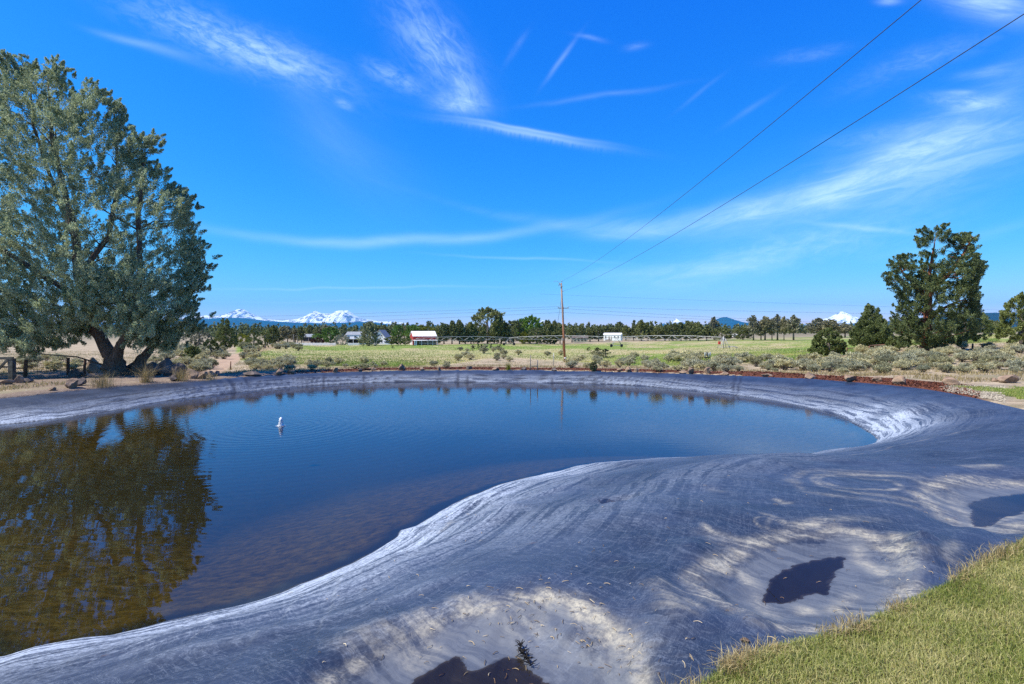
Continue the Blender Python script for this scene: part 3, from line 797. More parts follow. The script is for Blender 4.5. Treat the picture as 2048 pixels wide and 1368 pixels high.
# ------------------------------------------------------------------ ground
def make_ground():
    us = np.concatenate([np.arange(-1.9, -1.2, 0.02), np.arange(-1.2, 1.25, 0.007), np.arange(1.25, 1.9, 0.02)])
    ys = np.concatenate([np.exp(np.arange(math.log(0.8), math.log(42), 0.009)), np.exp(np.arange(math.log(42), math.log(33500), 0.022))])
    U, Y = np.meshgrid(us, ys); X = (U * Y); shp = X.shape
    X = X.ravel(); Y = Y.ravel()
    z, dC, inC, sC = ground_height(X, Y, True)
    PX = 1024 + F * X / Y; PY = HY - z / Y * F
    n1 = fbm(X * 0.25, Y * 0.25, 4, 51); n2 = fbm(X * 1.2, Y * 1.2, 4, 52); n3 = fbm(PX * 0.012, Y * 0.03, 4, 53)
    j = (n2 - 0.5)
    # which cover grows where (0..1 each); later ones lie on top
    lawn = sstep(9, 7.5, Y) * sstep(-1.5, 0, X)
    lawn = np.maximum(lawn, np.where((X > 8) & (Y < 21), sstep(1870, 1930, PX + j * 110) * sstep(18.6, 17.0, Y + j * 3.0) * sstep(0.5, 1.3, dC + j), 0))
    gravel = np.where((X > 8) & (Y < 24), sstep(1870, 1900, PX + j * 40) * sstep(2040, 1970, PX + j * 60) * sstep(20.5, 18.5, Y + j * 2), 0) * sstep(0, 0.4, dC + j)
    mulch = np.where((Y > 14) & (X > -11), sstep(0.12, 0.3, dC + j * 0.3) * sstep(2.2, 1.3, dC + (n1 - 0.5) * 1.2), 0) * sstep(1990, 1950, PX)
    mulch = np.where((Y > 14) & (PX > 1480), np.maximum(mulch, sstep(2.6, 2.0, dC + j) * sstep(2000, 1940, PX)), mulch)
    field = sstep(55, 64, Y + (n3 - 0.5) * 22) * sstep(0.30, 0.0, 0)
    fieldrow = {  # nearest depth of the irrigated green, per column
    }
    fy = np.interp(PX, [-400, 380, 470, 560, 640, 760, 900, 1000, 1150, 1300, 1450, 1600, 1750, 1900, 2100], [300, 300, 62, 60, 52, 48, 62, 95, 70, 55, 52, 50, 60, 70, 70])
    field = sstep(-4, 4, Y - fy + (n1 - 0.5) * 9)
    frow = np.interp(PX, [-400, 470, 650, 850, 1000, 1150, 1400, 1600, 1800, 2048], [700, 692, 689, 689.5, 687.5, 688, 679.5, 674, 671, 668])
    field = field * sstep(frow - 1.2, frow + 0.8, PY + (n2 - .5) * 1.5)
    field = field * np.where(PX < 470, 0, 1)
    # dirt track that comes down from the left of the field to the rocks
    tx = np.interp(PY, [690, 700, 712, 725, 742, 760], [560, 515, 478, 450, 425, 400]); tw = np.interp(PY, [690, 700, 712, 725, 742], [18, 22, 24, 24, 26])
    track = sstep(1.15, 0.75, np.abs(PX - tx) / tw + j * 0.5) * np.where((Y > 27) & (Y < 190), 1, 0)
    track = np.maximum(track, 0.75 * np.where((Y > 40) & (Y < 70), sstep(1.0, 0.6, np.abs(PX - 560) / 75 + j) * sstep(1.0, 0.5, np.abs(PY - 718) / 9 + j * .6), 0))
    # bare ground under the big tree
    tr0 = BIGTREE
    bare = sstep(9.5, 6.0, np.hypot(X - tr0[0], (Y - tr0[1])) + j * 3) * np.where(Y > 12, 1, 0)
    bare = np.maximum(bare, sstep(1.6, 0.6, dC + j) * np.where(X < -9, 1, 0))
    # dry patches inside the field
    dry = sstep(0.50, 0.62, n3 * 0.65 + n1 * 0.45 - 0.03)
    bands = [(500, 1200, 716, 9, 0.75), (850, 1120, 722, 14, 0.9), (1150, 1480, 703.5, 4.5, 0.95), (1380, 1530, 698, 4, 0.85), (560, 1200, 703, 4, 0.7), (1380, 1700, 687, 1.6, 0.5), (1380, 1700, 682.5, 1.2, 0.5), (1000, 1160, 700, 4, 0.8), (680, 960, 706, 7, 0.6)]
    for a, b, c, wd, s in bands:
        dry = np.maximum(dry, s * sstep(a - 40, a + 20, PX) * sstep(b + 40, b - 20, PX) * sstep(1.25, 0.55, np.abs(PY - c + (n3 - 0.5) * 8) / wd + j * 0.7))
    far = sstep(160, 400, Y)
    attrs = dict(lawn=lawn, gravel=np.clip(gravel, 0, 1), mulch=np.clip(mulch, 0, 1), field=np.clip(field, 0, 1), track=np.clip(track, 0, 1), bare=np.clip(bare, 0, 1), dry=np.clip(dry, 0, 1), far=far)
    Fc = grid_faces(*shp)
    keep = ~(inC & (dC > 1.0))
    fk = keep[Fc].any(1)
    V, Fc, attrs = compact(np.stack([X, Y, z], 1), Fc[fk], attrs)
    m, T, out = mat('ground')
    p = T.pos()
    A = {k: T.attr(k) for k in attrs}
    big = T.noise(p, 0.25, 5.0, 0.6); mid = T.noise(p, 1.6, 6.0, 0.65); fin = T.noise(p, 14.0, 5.0, 0.7); mic = T.noise(p, 55.0, 3.0, 0.7)
    rng = T.mix(T.ss(mid, 0.3, 0.7), (0.28, 0.215, 0.135), (0.45, 0.365, 0.25))
    rng = T.mix(T.m('MULTIPLY', T.ss(big, 0.46, 0.64), 0.55), rng, (0.155, 0.155, 0.085))
    rng = T.mix(T.m('MULTIPLY', T.ss(fin, 0.5, 0.75), 0.45), rng, (0.10, 0.085, 0.06))
    green = T.mix(T.ss(mid, 0.3, 0.7), (0.11, 0.19, 0.028), (0.235, 0.305, 0.07))
    streak = T.noise(T.mapping(p, (0.06, 1.0, 1), (0, 0, R(6))), 0.5, 5.0, 0.65)
    green = T.mix(T.m('MULTIPLY', T.ss(streak, 0.45, 0.68), 0.55), green, (0.33, 0.31, 0.12))
    dryc = T.mix(T.ss(mid, 0.3, 0.7), (0.34, 0.27, 0.14), (0.54, 0.44, 0.27))
    dryc = T.mix(T.m('MULTIPLY', T.ss(fin, 0.45, 0.7), 0.35), dryc, (0.19, 0.17, 0.07))
    green = T.mix(T.m('MULTIPLY', A['dry'], T.m('MULTIPLY_ADD', T.ss(mid, 0.25, 0.6), 0.6, 0.45), clamp=True), green, dryc)
    col = T.mix(A['field'], rng, green)
    farc = T.mix(T.ss(big, 0.35, 0.65), (0.13, 0.125, 0.075), (0.27, 0.22, 0.15))
    col = T.mix(A['far'], col, farc)
    trk = T.mix(T.ss(mid, 0.3, 0.7), (0.30, 0.20, 0.13), (0.44, 0.32, 0.215))
    col = T.mix(A['track'], col, trk)
    bar = T.mix(T.ss(fin, 0.35, 0.7), (0.145, 0.105, 0.075), (0.30, 0.235, 0.18))
    bar = T.mix(T.m('MULTIPLY', T.ss(mic, 0.55, 0.72), 0.6), bar, (0.42, 0.34, 0.25))
    col = T.mix(A['bare'], col, bar)
    gra = T.mix(T.ss(mic, 0.35, 0.68), (0.13, 0.11, 0.08), (0.34, 0.30, 0.22))
    col = T.mix(A['gravel'], col, gra)
    mul = T.mix(T.ss(mic, 0.35, 0.68), (0.05, 0.02, 0.012), (0.18, 0.07, 0.045))
    mul = T.mix(T.m('MULTIPLY', T.ss(fin, 0.55, 0.75), 0.5), mul, (0.13, 0.085, 0.055))
    col = T.mix(A['mulch'], col, mul)
    lw = T.mix(T.ss(mic, 0.35, 0.68), (0.10, 0.095, 0.03), (0.24, 0.215, 0.08))
    col = T.mix(A['lawn'], col, lw)
    hh = T.m('ADD', T.m('MULTIPLY', fin, 0.6), T.m('MULTIPLY', mic, 0.4))
    principled(T, out, col, 0.95, 0.1, bump=hh, bstr=0.8, bdist=0.06)
    o = np_mesh('ground', V, Fc, m, attrs, smooth=True)
    tag(o, 'flat high desert ground with lawn, mulch, dirt and an irrigated field', 'ground', kind='structure')
    me = bpy.data.meshes.new('lawn_ground')
    me.from_pydata([(-6, -6, -1.79), (12, -6, -1.79), (12, 0.8, -1.775), (-6, 0.8, -1.775)], [], [(0, 1, 2, 3)])
    me.materials.append(simple('lawn_soil', (0.16, 0.15, 0.05), 0.95, 0.1, scale=40))
    tag(link(bpy.data.objects.new('lawn_ground', me)), 'lawn around the viewer', 'lawn', kind='structure')
BIGTREE = None
_b = hit(236, 751)
BIGTREE = (_b.x, _b.y)
make_ground()
# ------------------------------------------------------------------ foliage and trees
def leaf_cloud(C, rad, per, L, W, rng, up=0.35, flat=0.85, tint=None, spread=0.22, shell=0.5, outw=0.8, droop=0.0, axis=None, stretch=1.7):
    """diamond leaves round clump centres; returns V, F, tint"""
    C = np.asarray(C, float); rad = np.asarray(rad, float); n = len(C)
    if tint is None: tint = rng.uniform(0.25, 0.75, n)
    N = n * per
    d = rng.normal(size=(N, 3)); d /= np.linalg.norm(d, axis=1)[:, None]
    r = rng.random(N) ** shell
    ci = np.repeat(np.arange(n), per)
    P = C[ci] + d * (rad[ci] * r)[:, None] * np.array([1, 1, flat])
    if axis is not None:      # a plume that narrows towards its tip
        ax = np.repeat(axis, per, 0); h = rng.random(N) ** 0.8 * 2 - 0.75
        lat = d - ax * (d * ax).sum(1)[:, None]
        P = C[ci] + ax * (h * rad[ci] * stretch)[:, None] + lat * (rad[ci] * r * np.clip(0.95 - 0.62 * np.maximum(h, 0), 0.1, 1))[:, None]
        d = lat * 0.7 + ax * 0.9
    a = d * outw + rng.normal(size=(N, 3)) * 0.55 + np.array([0, 0, up - droop])
    a /= np.linalg.norm(a, axis=1)[:, None]
    s = np.cross(a, rng.normal(size=(N, 3))); s /= np.linalg.norm(s, axis=1)[:, None] + 1e-9
    l = L * rng.uniform(0.6, 1.3, N); wd = W * rng.uniform(0.6, 1.3, N)
    V = np.empty((N, 4, 3))
    V[:, 0] = P - a * (l / 2)[:, None]; V[:, 1] = P + s * (wd / 2)[:, None] + a * (l * 0.08)[:, None]
    V[:, 2] = P + a * (l / 2)[:, None]; V[:, 3] = P - s * (wd / 2)[:, None] + a * (l * 0.08)[:, None]
    Fc = np.arange(N * 4).reshape(N, 4)
    t = np.clip(tint[ci] + rng.normal(size=N) * spread, 0, 1)
    return V.reshape(-1, 3), Fc, np.repeat(t, 4)

def poly_sample(poly, n, rng, margin=0.0):
    P = np.asarray(poly, float)
    lo, hi = P.min(0), P.max(0); out = []
    while len(out) < n:
        q = rng.uniform(lo, hi, (n * 3, 2))
        k = inside(q[:, 0], q[:, 1], P)
        q = q[k]
        if margin:
            d, _, _ = seg_dist(q[:, 0], q[:, 1], P); q = q[d > margin]
        out += list(q)
    return np.array(out[:n])

def outline_tree(name, label, cat, outline, depth, base, stems, n_clump, crad, per, L, W, thick, leaf, barkm, gap=(0.9, 0.36), seed=1, limbs=60, group=None, flat=0.85, tips=0, limb_r=0.05, mid=None, asym=0.0, up=0.35, tint=(0.25, 0.75), extra=(), stretch=1.7):
    """a tree whose crown fills an outline: outline and stems are pixel polylines set at the tree's own distance; the crown bulges to both sides"""
    rng = np.random.default_rng(seed); rs = random.Random(seed)
    k = depth / F
    to = lambda a, b: ((a - 1024) * k - base[0], (HY - b) * k - base[2])
    P = np.array([to(a, b) for a, b in outline])
    q = poly_sample(P, n_clump * 3, rng)
    d, _, _ = seg_dist(q[:, 0], q[:, 1], P)
    g = fbm(q[:, 0] * gap[0] + seed * 3.1, q[:, 1] * gap[0] * 1.2, 3, seed)
    keep = (g > gap[1]) & (d > crad[0] * 0.35)
    q = q[keep][:n_clump]; d = d[keep][:n_clump]
    n = len(q)
    T = np.minimum(thick, d * 1.25 + 0.15)
    y = rng.uniform(-1, 1, n); y = np.sign(y) * np.abs(y) ** 0.6 * T + asym
    C = np.stack([q[:, 0], y, q[:, 1]], 1)
    rad = np.minimum(rng.uniform(crad[0], crad[1], n), d * 0.9 + crad[0] * 0.35)
    ti = np.clip(rng.uniform(tint[0], tint[1], n), 0, 1)
    for poly, y0, y1, cnt in extra:      # low boughs in front of the stems
        qe = poly_sample([to(a, b) for a, b in poly], cnt, rng)
        C = np.concatenate([C, np.stack([qe[:, 0], rng.uniform(y0, y1, cnt), qe[:, 1]], 1)])
        rad = np.concatenate([rad, rng.uniform(crad[0], crad[1], cnt) * 0.85]); ti = np.concatenate([ti, rng.uniform(tint[0] + 0.1, tint[1] + 0.1, cnt)]); n = len(C)
    if tips:
        ed = np.array([P[(i + 1) % len(P)] - P[i] for i in range(len(P))]); ln = np.linalg.norm(ed, axis=1)
        ei = rng.choice(len(P), tips, p=ln / ln.sum()); f = rng.random(tips)[:, None]
        e = P[ei] + ed[ei] * f; cen = P.mean(0); e = e + (cen - e) / np.linalg.norm(cen - e, axis=1)[:, None] * rng.uniform(0.02, 0.45, tips)[:, None]
        C = np.concatenate([C, np.stack([e[:, 0], rng.uniform(-0.9, 0.9, tips) + asym * 0.5, e[:, 1]], 1)])
        rad = np.concatenate([rad, rng.uniform(0.6, 1.0, tips) * crad[0]]); ti = np.concatenate([ti, rng.uniform(tint[0], tint[1], tips)])
        n = len(C)
    out_ = np.stack([C[:, 0] - np.interp(C[:, 2], [0, P[:, 1].max()], [0, P[P[:, 1].argmax(), 0] * 0.6]), C[:, 1], C[:, 2] * 0], 1)
    out_ /= np.linalg.norm(out_, axis=1)[:, None] + 0.5
    axis = out_ * 0.75 + np.array([0, 0, 0.75]) + rng.normal(size=C.shape) * 0.38
    axis /= np.linalg.norm(axis, axis=1)[:, None]
    V, Fc, t = leaf_cloud(C, rad * 0.82, per, L, W, rng, flat=flat, tint=ti, up=up * 0.6, axis=axis, stretch=stretch)
    root = empty(name, base, label, cat, group)
    np_mesh('crown', V, Fc, leaf, {'tint': t}, parent=root)
    mb = MB()
    nodes = []
    for st in stems:
        pts = []; rr = []
        for (a, b, r_px, yo) in st:
            xx, zz = to(a, b); pts.append((xx, yo, zz)); rr.append(r_px * k)
        # resample with a little wander
        P2 = []; R2 = []
        for i in range(len(pts) - 1):
            m_ = 4
            for j in range(m_):
                f = j / m_; f2 = f
                P2.append(tuple(pts[i][c] * (1 - f) + pts[i + 1][c] * f + (rs.uniform(-1, 1) * rr[i] * 0.12 if (i or j) else 0) for c in range(3)))
                R2.append(rr[i] * (1 - f) + rr[i + 1] * f)
        P2.append(pts[-1]); R2.append(rr[-1])
        mb.tube(P2, R2, 14, rough=0.10, rs=rs)
        nodes += [(Vector(p), r) for p, r in zip(P2, R2)]
    idx = rng.permutation(n)[:limbs]
    for i in idx:
        c = Vector(C[i])
        cand = [(p, r) for p, r in nodes if p.z < c.z + 0.2 and p.z > 0.12 * c.z]
        if not cand: cand = nodes[-3:]
        p, r = min(cand, key=lambda pr: (pr[0] - c).length + abs(pr[0].z - (c.z - (c - pr[0]).length * 0.5)) * 0.6)
        ln = (c - p).length
        if ln < 0.3 or ln > 4.2: continue
        m1 = p.lerp(c, 0.4) + Vector((rs.uniform(-1, 1), rs.uniform(-1, 1), rs.uniform(-0.6, 0.8))) * ln * 0.08
        m2 = p.lerp(c, 0.75) + Vector((rs.uniform(-1, 1), rs.uniform(-1, 1), rs.uniform(-0.6, 0.8))) * ln * 0.08
        r0 = min(r * 0.6, limb_r * (0.5 + ln * 0.18))
        mb.tube([p, m1, m2, c], [r0, r0 * 0.7, r0 * 0.45, r0 * 0.15], 5, caps=False)
    mb.build('trunk', barkm, root)
    return root

# the big juniper beside the pond
bt = hit(236, 751)
BIG_OUT = [(-250, 640), (-285, 480), (-230, 330), (-160, 220), (-100, 140), (-40, 112), (8, 168), (18, 122), (36, 112), (54, 140), (60, 168), (76, 150), (90, 122), (103, 152), (112, 152), (128, 118), (142, 150), (160, 192), (186, 208), (200, 165), (216, 195),
           (240, 202), (252, 240), (264, 272), (278, 288), (288, 264), (300, 280), (328, 276), (318, 312), (297, 332), (312, 345), (346, 342), (352, 370), (388, 385), (398, 440), (396, 470), (404, 512), (414, 486), (430, 508), (424, 540), (414, 578), (400, 590), (398, 618), (420, 622), (422, 634),
           (404, 662), (391, 652), (372, 680), (352, 704), (330, 692), (302, 672), (290, 694), (268, 656), (240, 640), (205, 640), (182, 662), (160, 694), (130, 702), (100, 690), (80, 716), (40, 706), (28, 690), (0, 684), (-100, 704), (-200, 704)]
BIG_STEMS = [
    [(236, 756, 31.7, 0), (232, 742, 21.6, 0), (222, 712, 15.3, 0.05), (205, 690, 10.8, 0.1), (186, 655, 9.3, 0.1), (168, 600, 9.3, 0), (156, 540, 8.1, 0), (148, 470, 6.4, 0.1), (128, 380, 5.2, 0), (104, 270, 3.5, 0), (96, 160, 1.2, 0)],
    [(240, 752, 21.6, -0.2), (240, 722, 12.2, -0.3), (250, 692, 8.4, -0.4), (266, 668, 6.8, -0.4), (288, 620, 5.4, -0.5), (296, 540, 5.2, -0.6), (292, 440, 4.1, -0.6), (300, 330, 1.7, -0.5)],
    [(250, 756, 21.6, 0.3), (264, 728, 11.0, 0.6), (280, 690, 5.9, 1.0), (300, 640, 4.4, 1.4), (340, 580, 4.1, 1.6), (378, 520, 1.7, 1.6)],
    [(170, 600, 5.8, 0), (120, 560, 5.2, -0.8), (40, 500, 4.1, -1.2), (-60, 420, 2.9, -1.2), (-120, 320, 1.7, -1)],
    [(160, 550, 5.8, 0), (200, 470, 4.6, 0.6), (215, 360, 3.5, 0.8), (206, 210, 1.2, 0.8)],
    [(150, 480, 4.6, 0), (80, 360, 3.5, 0.8), (40, 240, 2.3, 0.8), (32, 140, 0.8, 0.8)],
]
k_ = bt.y / F
outline_tree('juniper_tree', 'huge grey-green juniper with forked trunk leaning over the far left bank of the pond', 'tree', BIG_OUT, bt.y, bt, BIG_STEMS, 3300, (0.22, 0.44), 170, 0.125, 0.040, 3.8, M['juniper'], M['bark'], gap=(0.72, 0.315), seed=4, limbs=110, limb_r=0.045, asym=-0.6, tips=700, stretch=1.45,
    extra=[([(0, 545), (120, 555), (215, 600), (215, 655), (160, 690), (90, 705), (20, 690), (-80, 690), (-80, 560)], -3.6, -1.6, 330), ([(215, 560), (300, 540), (390, 560), (400, 620), (372, 680), (310, 672), (262, 655), (215, 640)], -3.2, -1.2, 260), ([(268, 640), (330, 640), (372, 680), (350, 706), (315, 702), (280, 672)], -2.2, 0.5, 70)])

# the tall juniper with the red trunk on the right
rt = hit(1850, 703)
R_OUT = [(1774, 566), (1767, 548), (1786, 540), (1778, 525), (1798, 506), (1822, 508), (1832, 528), (1826, 552), (1842, 548), (1846, 520), (1838, 492), (1834, 462), (1850, 449), (1862, 468), (1872, 452), (1888, 446), (1896, 464), (1922, 476), (1930, 460), (1946, 468), (1950, 490), (1946, 514),
         (1964, 520), (1966, 542), (1956, 560), (1946, 576), (1952, 592), (1950, 620), (1958, 650), (1940, 682), (1900, 692), (1872, 694), (1866, 704), (1826, 704), (1800, 692), (1788, 640), (1796, 620), (1800, 600), (1786, 582)]
R_STEMS = [[(1849, 708, 10, 0), (1851, 690, 7.5, 0), (1854, 660, 7, 0), (1856, 600, 6, 0), (1858, 550, 3.4, 0), (1866, 505, 1.8, 0), (1870, 480, 0.6, 0)],
           [(1856, 600, 4, 0), (1838, 572, 2.2, 0.3), (1815, 550, 1.4, 0.3), (1804, 532, 0.5, 0.3)],
           [(1856, 590, 4, 0), (1895, 545, 3, -0.4), (1925, 500, 2, -0.4), (1938, 475, 1, -0.4)],
           [(1854, 640, 4, 0), (1890, 620, 3, 0.6), (1935, 600, 1.5, 0.8)]]
outline_tree('juniper_tree', 'tall open-crowned juniper with a reddish bare trunk standing in the sagebrush', 'tree', R_OUT, rt.y, rt, R_STEMS, 1050, (0.26, 0.5), 150, 0.15, 0.05, 2.4, M['juniper_green'], M['bark_red'], gap=(0.6, 0.375), seed=9, limbs=120, limb_r=0.05, tint=(0.2, 0.75), tips=60, stretch=1.0)

def blob_out(cx, base, top, w, rng, spiky=0.12, n=26, low=0.12, shape='round'):
    """outline in pixels of a bushy crown"""
    H = base - top; out = []
    for i in range(n):
        t = i / n * 2 * math.pi
        s = math.sin(t); c = math.cos(t)
        zz = 0.5 - 0.5 * math.cos(t)                 # 0 bottom .. 1 top
        half = math.sin(math.acos(1 - 2 * zz)) if shape == 'round' else (math.cos(zz * math.pi / 2) ** 0.55 * min(1, zz * 7 + 0.62)) if shape == 'dome' else min(1, (1.12 * (1 - zz) ** 0.8)) * min(1, zz * 6 + 0.35)
        r = half * (1 + rng.uniform(-spiky, spiky))
        out.append((cx + (w / 2) * r * (1 if s > 0 else -1), base - low * H - (1 - low) * H * zz * (1 + rng.uniform(-spiky, spiky) * 0.25)))
    return out

NEAR = [  # name, label, px, base, top, width, shape, leaf, seed, clumps
    ('juniper_shrub', 'round bushy green juniper standing alone in front of the green field', 1657, 712, 655, 74, 'dome', 'juniper_green', 21, 230),
    ('juniper_tree', 'broad green juniper just left of the tall red-trunked one', 1742, 702, 606, 92, 'cone', 'juniper_green', 22, 380),
    ('juniper_shrub', 'small green juniper at the left foot of the red-trunked tree', 1784, 704, 672, 30, 'cone', 'juniper_green', 23, 46),
    ('juniper_tree', 'spreading juniper close behind the right side of the red-trunked tree', 1930, 686, 602, 104, 'dome', 'juniper_green', 24, 230),
    ('juniper_tree', 'dark juniper at the right edge of the view, cut by the frame', 2044, 692, 584, 96, 'dome', 'juniper_green', 25, 210),
    ('juniper_tree', 'dense pointed juniper left of the dirt track, in front of the left snow peak', 450, 702, 634, 54, 'cone', 'juniper_green', 26, 200),
    ('juniper_shrub', 'low dark juniper shrub between the big tree and the dirt track', 384, 722, 690, 36, 'dome', 'juniper_green', 27, 60),
    ('juniper_shrub', 'small juniper leaning over the left edge of the dirt track', 420, 712, 676, 42, 'dome', 'juniper_green', 28, 70),
    ('juniper_tree', 'loose grey-green juniper behind the big tree and left of the pointed one', 398, 700, 652, 62, 'dome', 'greygreen', 29, 120),
    ('juniper_tree', 'tall bushy juniper right of the pointed one, left of its twin', 507, 697, 653, 36, 'cone', 'juniper_green', 30, 90),
    ('juniper_tree', 'rounded juniper touching the taller bushy one on its right', 530, 696, 658, 36, 'dome', 'juniper_green', 31, 80),
]
for (nm, lb, cx, b, tp, wd, shp, lf, sd_, nc) in NEAR:
    rs = random.Random(sd_)
    p = hit(cx, b)
    out = blob_out(cx, b, tp, wd, rs, 0.13, 30, 0.02 if shp == 'dome' else 0.05, shp)
    k = p.y / F
    size = (b - tp) * k
    st = [[(cx, b + 2, max(1.2, wd * 0.045), 0), (cx + 1, (b + tp) / 2, wd * 0.03, 0), (cx, tp + (b - tp) * 0.3, 0.5, 0)]]
    cr = max(0.16, size * 0.055)
    outline_tree(nm, lb, 'shrub' if 'shrub' in nm else 'tree', out, p.y, p, st, nc, (cr, cr * 1.7), 170, 0.12 if p.y < 45 else 0.2, 0.042 if p.y < 45 else 0.07, wd * k * 0.45, M[lf], M['bark_grey'], gap=(1.1 if size < 4 else 0.6, 0.18), seed=sd_, limbs=24, limb_r=0.03, up=0.5, stretch=0.85)

# ---- prototypes for the trees of the middle distance, one metre of height each, copied and scaled
def proto_tree(kind, seed):
    rng = np.random.default_rng(seed)
    spec = {  # clumps, leaves each, crown from, half width, profile, leaf length, width, material, bark
        'pine':   (90, 50, 0.16, 0.25, lambda t: (1 - t) ** 0.65 * (0.5 + 0.5 * min(1, t * 7)), 0.06, 0.03, 'pine', 'bark_grey'),
        'tallpine': (84, 46, 0.28, 0.20, lambda t: (1 - t) ** 0.5 * (0.55 + 0.45 * min(1, t * 4)), 0.058, 0.028, 'greygreen', 'bark_grey'),
        'round':  (130, 50, 0.10, 0.36, lambda t: math.sqrt(max(0, 1 - (2 * t - 0.9) ** 2 * 0.8)), 0.06, 0.03, 'pine', 'bark_grey'),
        'decid':  (120, 50, 0.10, 0.36, lambda t: math.sqrt(max(0.02, 1 - (2 * t - 0.95) ** 2)), 0.055, 0.034, 'decid', 'bark_grey'),
        'yellow': (100, 50, 0.06, 0.42, lambda t: math.sqrt(max(0.02, 1 - (2 * t - 0.9) ** 2)), 0.06, 0.034, 'yellowgreen', 'bark_grey'),
        'spruce': (170, 50, 0.05, 0.36, lambda t: (1 - t) ** 0.85 * (0.7 + 0.3 * min(1, t * 8)) + 0.04, 0.055, 0.026, 'spruce', 'bark_grey'),
        'silver': (80, 50, 0.05, 0.55, lambda t: math.sqrt(max(0.02, 1 - (2 * t - 0.8) ** 2)), 0.07, 0.035, 'silver', 'bark_grey'),
        'purple': (90, 50, 0.25, 1.25, lambda t: math.sqrt(max(0.05, 1 - (2 * t - 0.9) ** 2)), 0.12, 0.07, 'purple', 'bark_grey'),
        'orchard': (80, 46, 0.22, 0.60, lambda t: math.sqrt(max(0.05, 1 - (2 * t - 1) ** 2)), 0.1, 0.05, 'juniper_green', 'bark_grey'),
        'seedling': (26, 30, 0.02, 0.30, lambda t: (1 - t) ** 0.8 + 0.05, 0.11, 0.03, 'rabbit', 'bark_grey'),
    }[kind]
    n, per, z0, hw, prof, L, W, lf, bk = spec
    t = rng.random(n) ** 0.9; ang = rng.uniform(0, 2 * math.pi, n)
    r = np.array([prof(a) for a in t]) * hw * (0.35 + 0.75 * rng.random(n) ** 0.5)
    lean = (fbm(ang, t * 3, 2, seed) - 0.5) * 0.12
    C = np.stack([np.cos(ang) * (r + lean), np.sin(ang) * (r + lean), z0 + t * (1 - z0) * 0.97], 1)
    rad = (0.055 + 0.055 * rng.random(n)) * (0.7 + hw) * np.where(t > 0.88, 0.55, 1)
    return C, rad, per, L, W, lf, bk, z0, hw
def build_proto(kind, seed, name, label, cat, group):
    rng = np.random.default_rng(seed + 100)
    C, rad, per, L, W, lf, bk, z0, hw = proto_tree(kind, seed)
    ax_ = np.stack([C[:, 0], C[:, 1], C[:, 2] * 0 + 0.16], 1) * 3 + rng.normal(size=C.shape) * 0.35 + np.array([0, 0, 0.25]); ax_ /= np.linalg.norm(ax_, axis=1)[:, None]
    V, Fc, t = leaf_cloud(C, rad * 0.85, per, L, W, rng, up=0.4, axis=ax_, stretch=1.4)
    root = empty(name, (0, 0, 0), label, cat, group)
    np_mesh('crown', V, Fc, M[lf], {'tint': t}, parent=root)
    mb = MB(); rs = random.Random(seed)
    mb.tube([(0, 0, -0.02), (0.005, 0, 0.3), (0, 0.005, 0.6), (0, 0, 0.93)], [0.028, 0.02, 0.013, 0.003], 7)
    for i in rng.permutation(len(C))[:22]:
        c = Vector(C[i]); s0 = Vector((0, 0, max(z0 * 0.8, c.z - math.hypot(c.x, c.y) * 0.5)))
        mb.tube([s0, s0.lerp(c, 0.55) + Vector((0, 0, -0.01)), c], [0.008, 0.005, 0.002], 4, caps=False)
    mb.build('trunk', M[bk], root)
    return root
PROTO = {}
def mid_tree(kind, px, base, top, wpx, label, name=None, group=None, y=None, cat=None):
    p = hit(px, base) if y is None else Vector(((px - 1024) / F * y, y, -(base - HY) / F * y))
    var = random.randrange(3)
    nm = name or {'pine': 'juniper_tree', 'tallpine': 'pine_tree', 'round': 'juniper_tree', 'decid': 'leafy_tree', 'yellow': 'willow_shrub', 'spruce': 'spruce_tree', 'silver': 'silver_shrub', 'purple': 'purple_shrub', 'orchard': 'orchard_tree', 'seedling': 'young_pine'}[kind]
    ct = cat or {'willow_shrub': 'shrub', 'silver_shrub': 'shrub', 'purple_shrub': 'shrub', 'young_pine': 'sapling'}.get(nm, 'tree')
    key = (kind, var)
    if key not in PROTO:
        r = build_proto(kind, var * 7 + len(kind), nm, label, ct, group); PROTO[key] = r
    else:
        r = copy_tree(PROTO[key])
        r.name = nm
        if 'group' in r.keys() and not group: del r['group']
        tag(r, label, ct, group)
    H = (base - top) * p.y / F
    hw = {'pine': .25, 'tallpine': .20, 'round': .36, 'decid': .36, 'yellow': .42, 'spruce': .36, 'silver': .55, 'purple': 1.25, 'orchard': .6, 'seedling': .3}[kind]
    Wd = wpx * p.y / F
    sx = Wd / (2 * hw * 0.95)
    r.location = p; r.scale = (sx, sx, H); r.rotation_euler = (0, 0, random.uniform(0, 6.28))
    return r
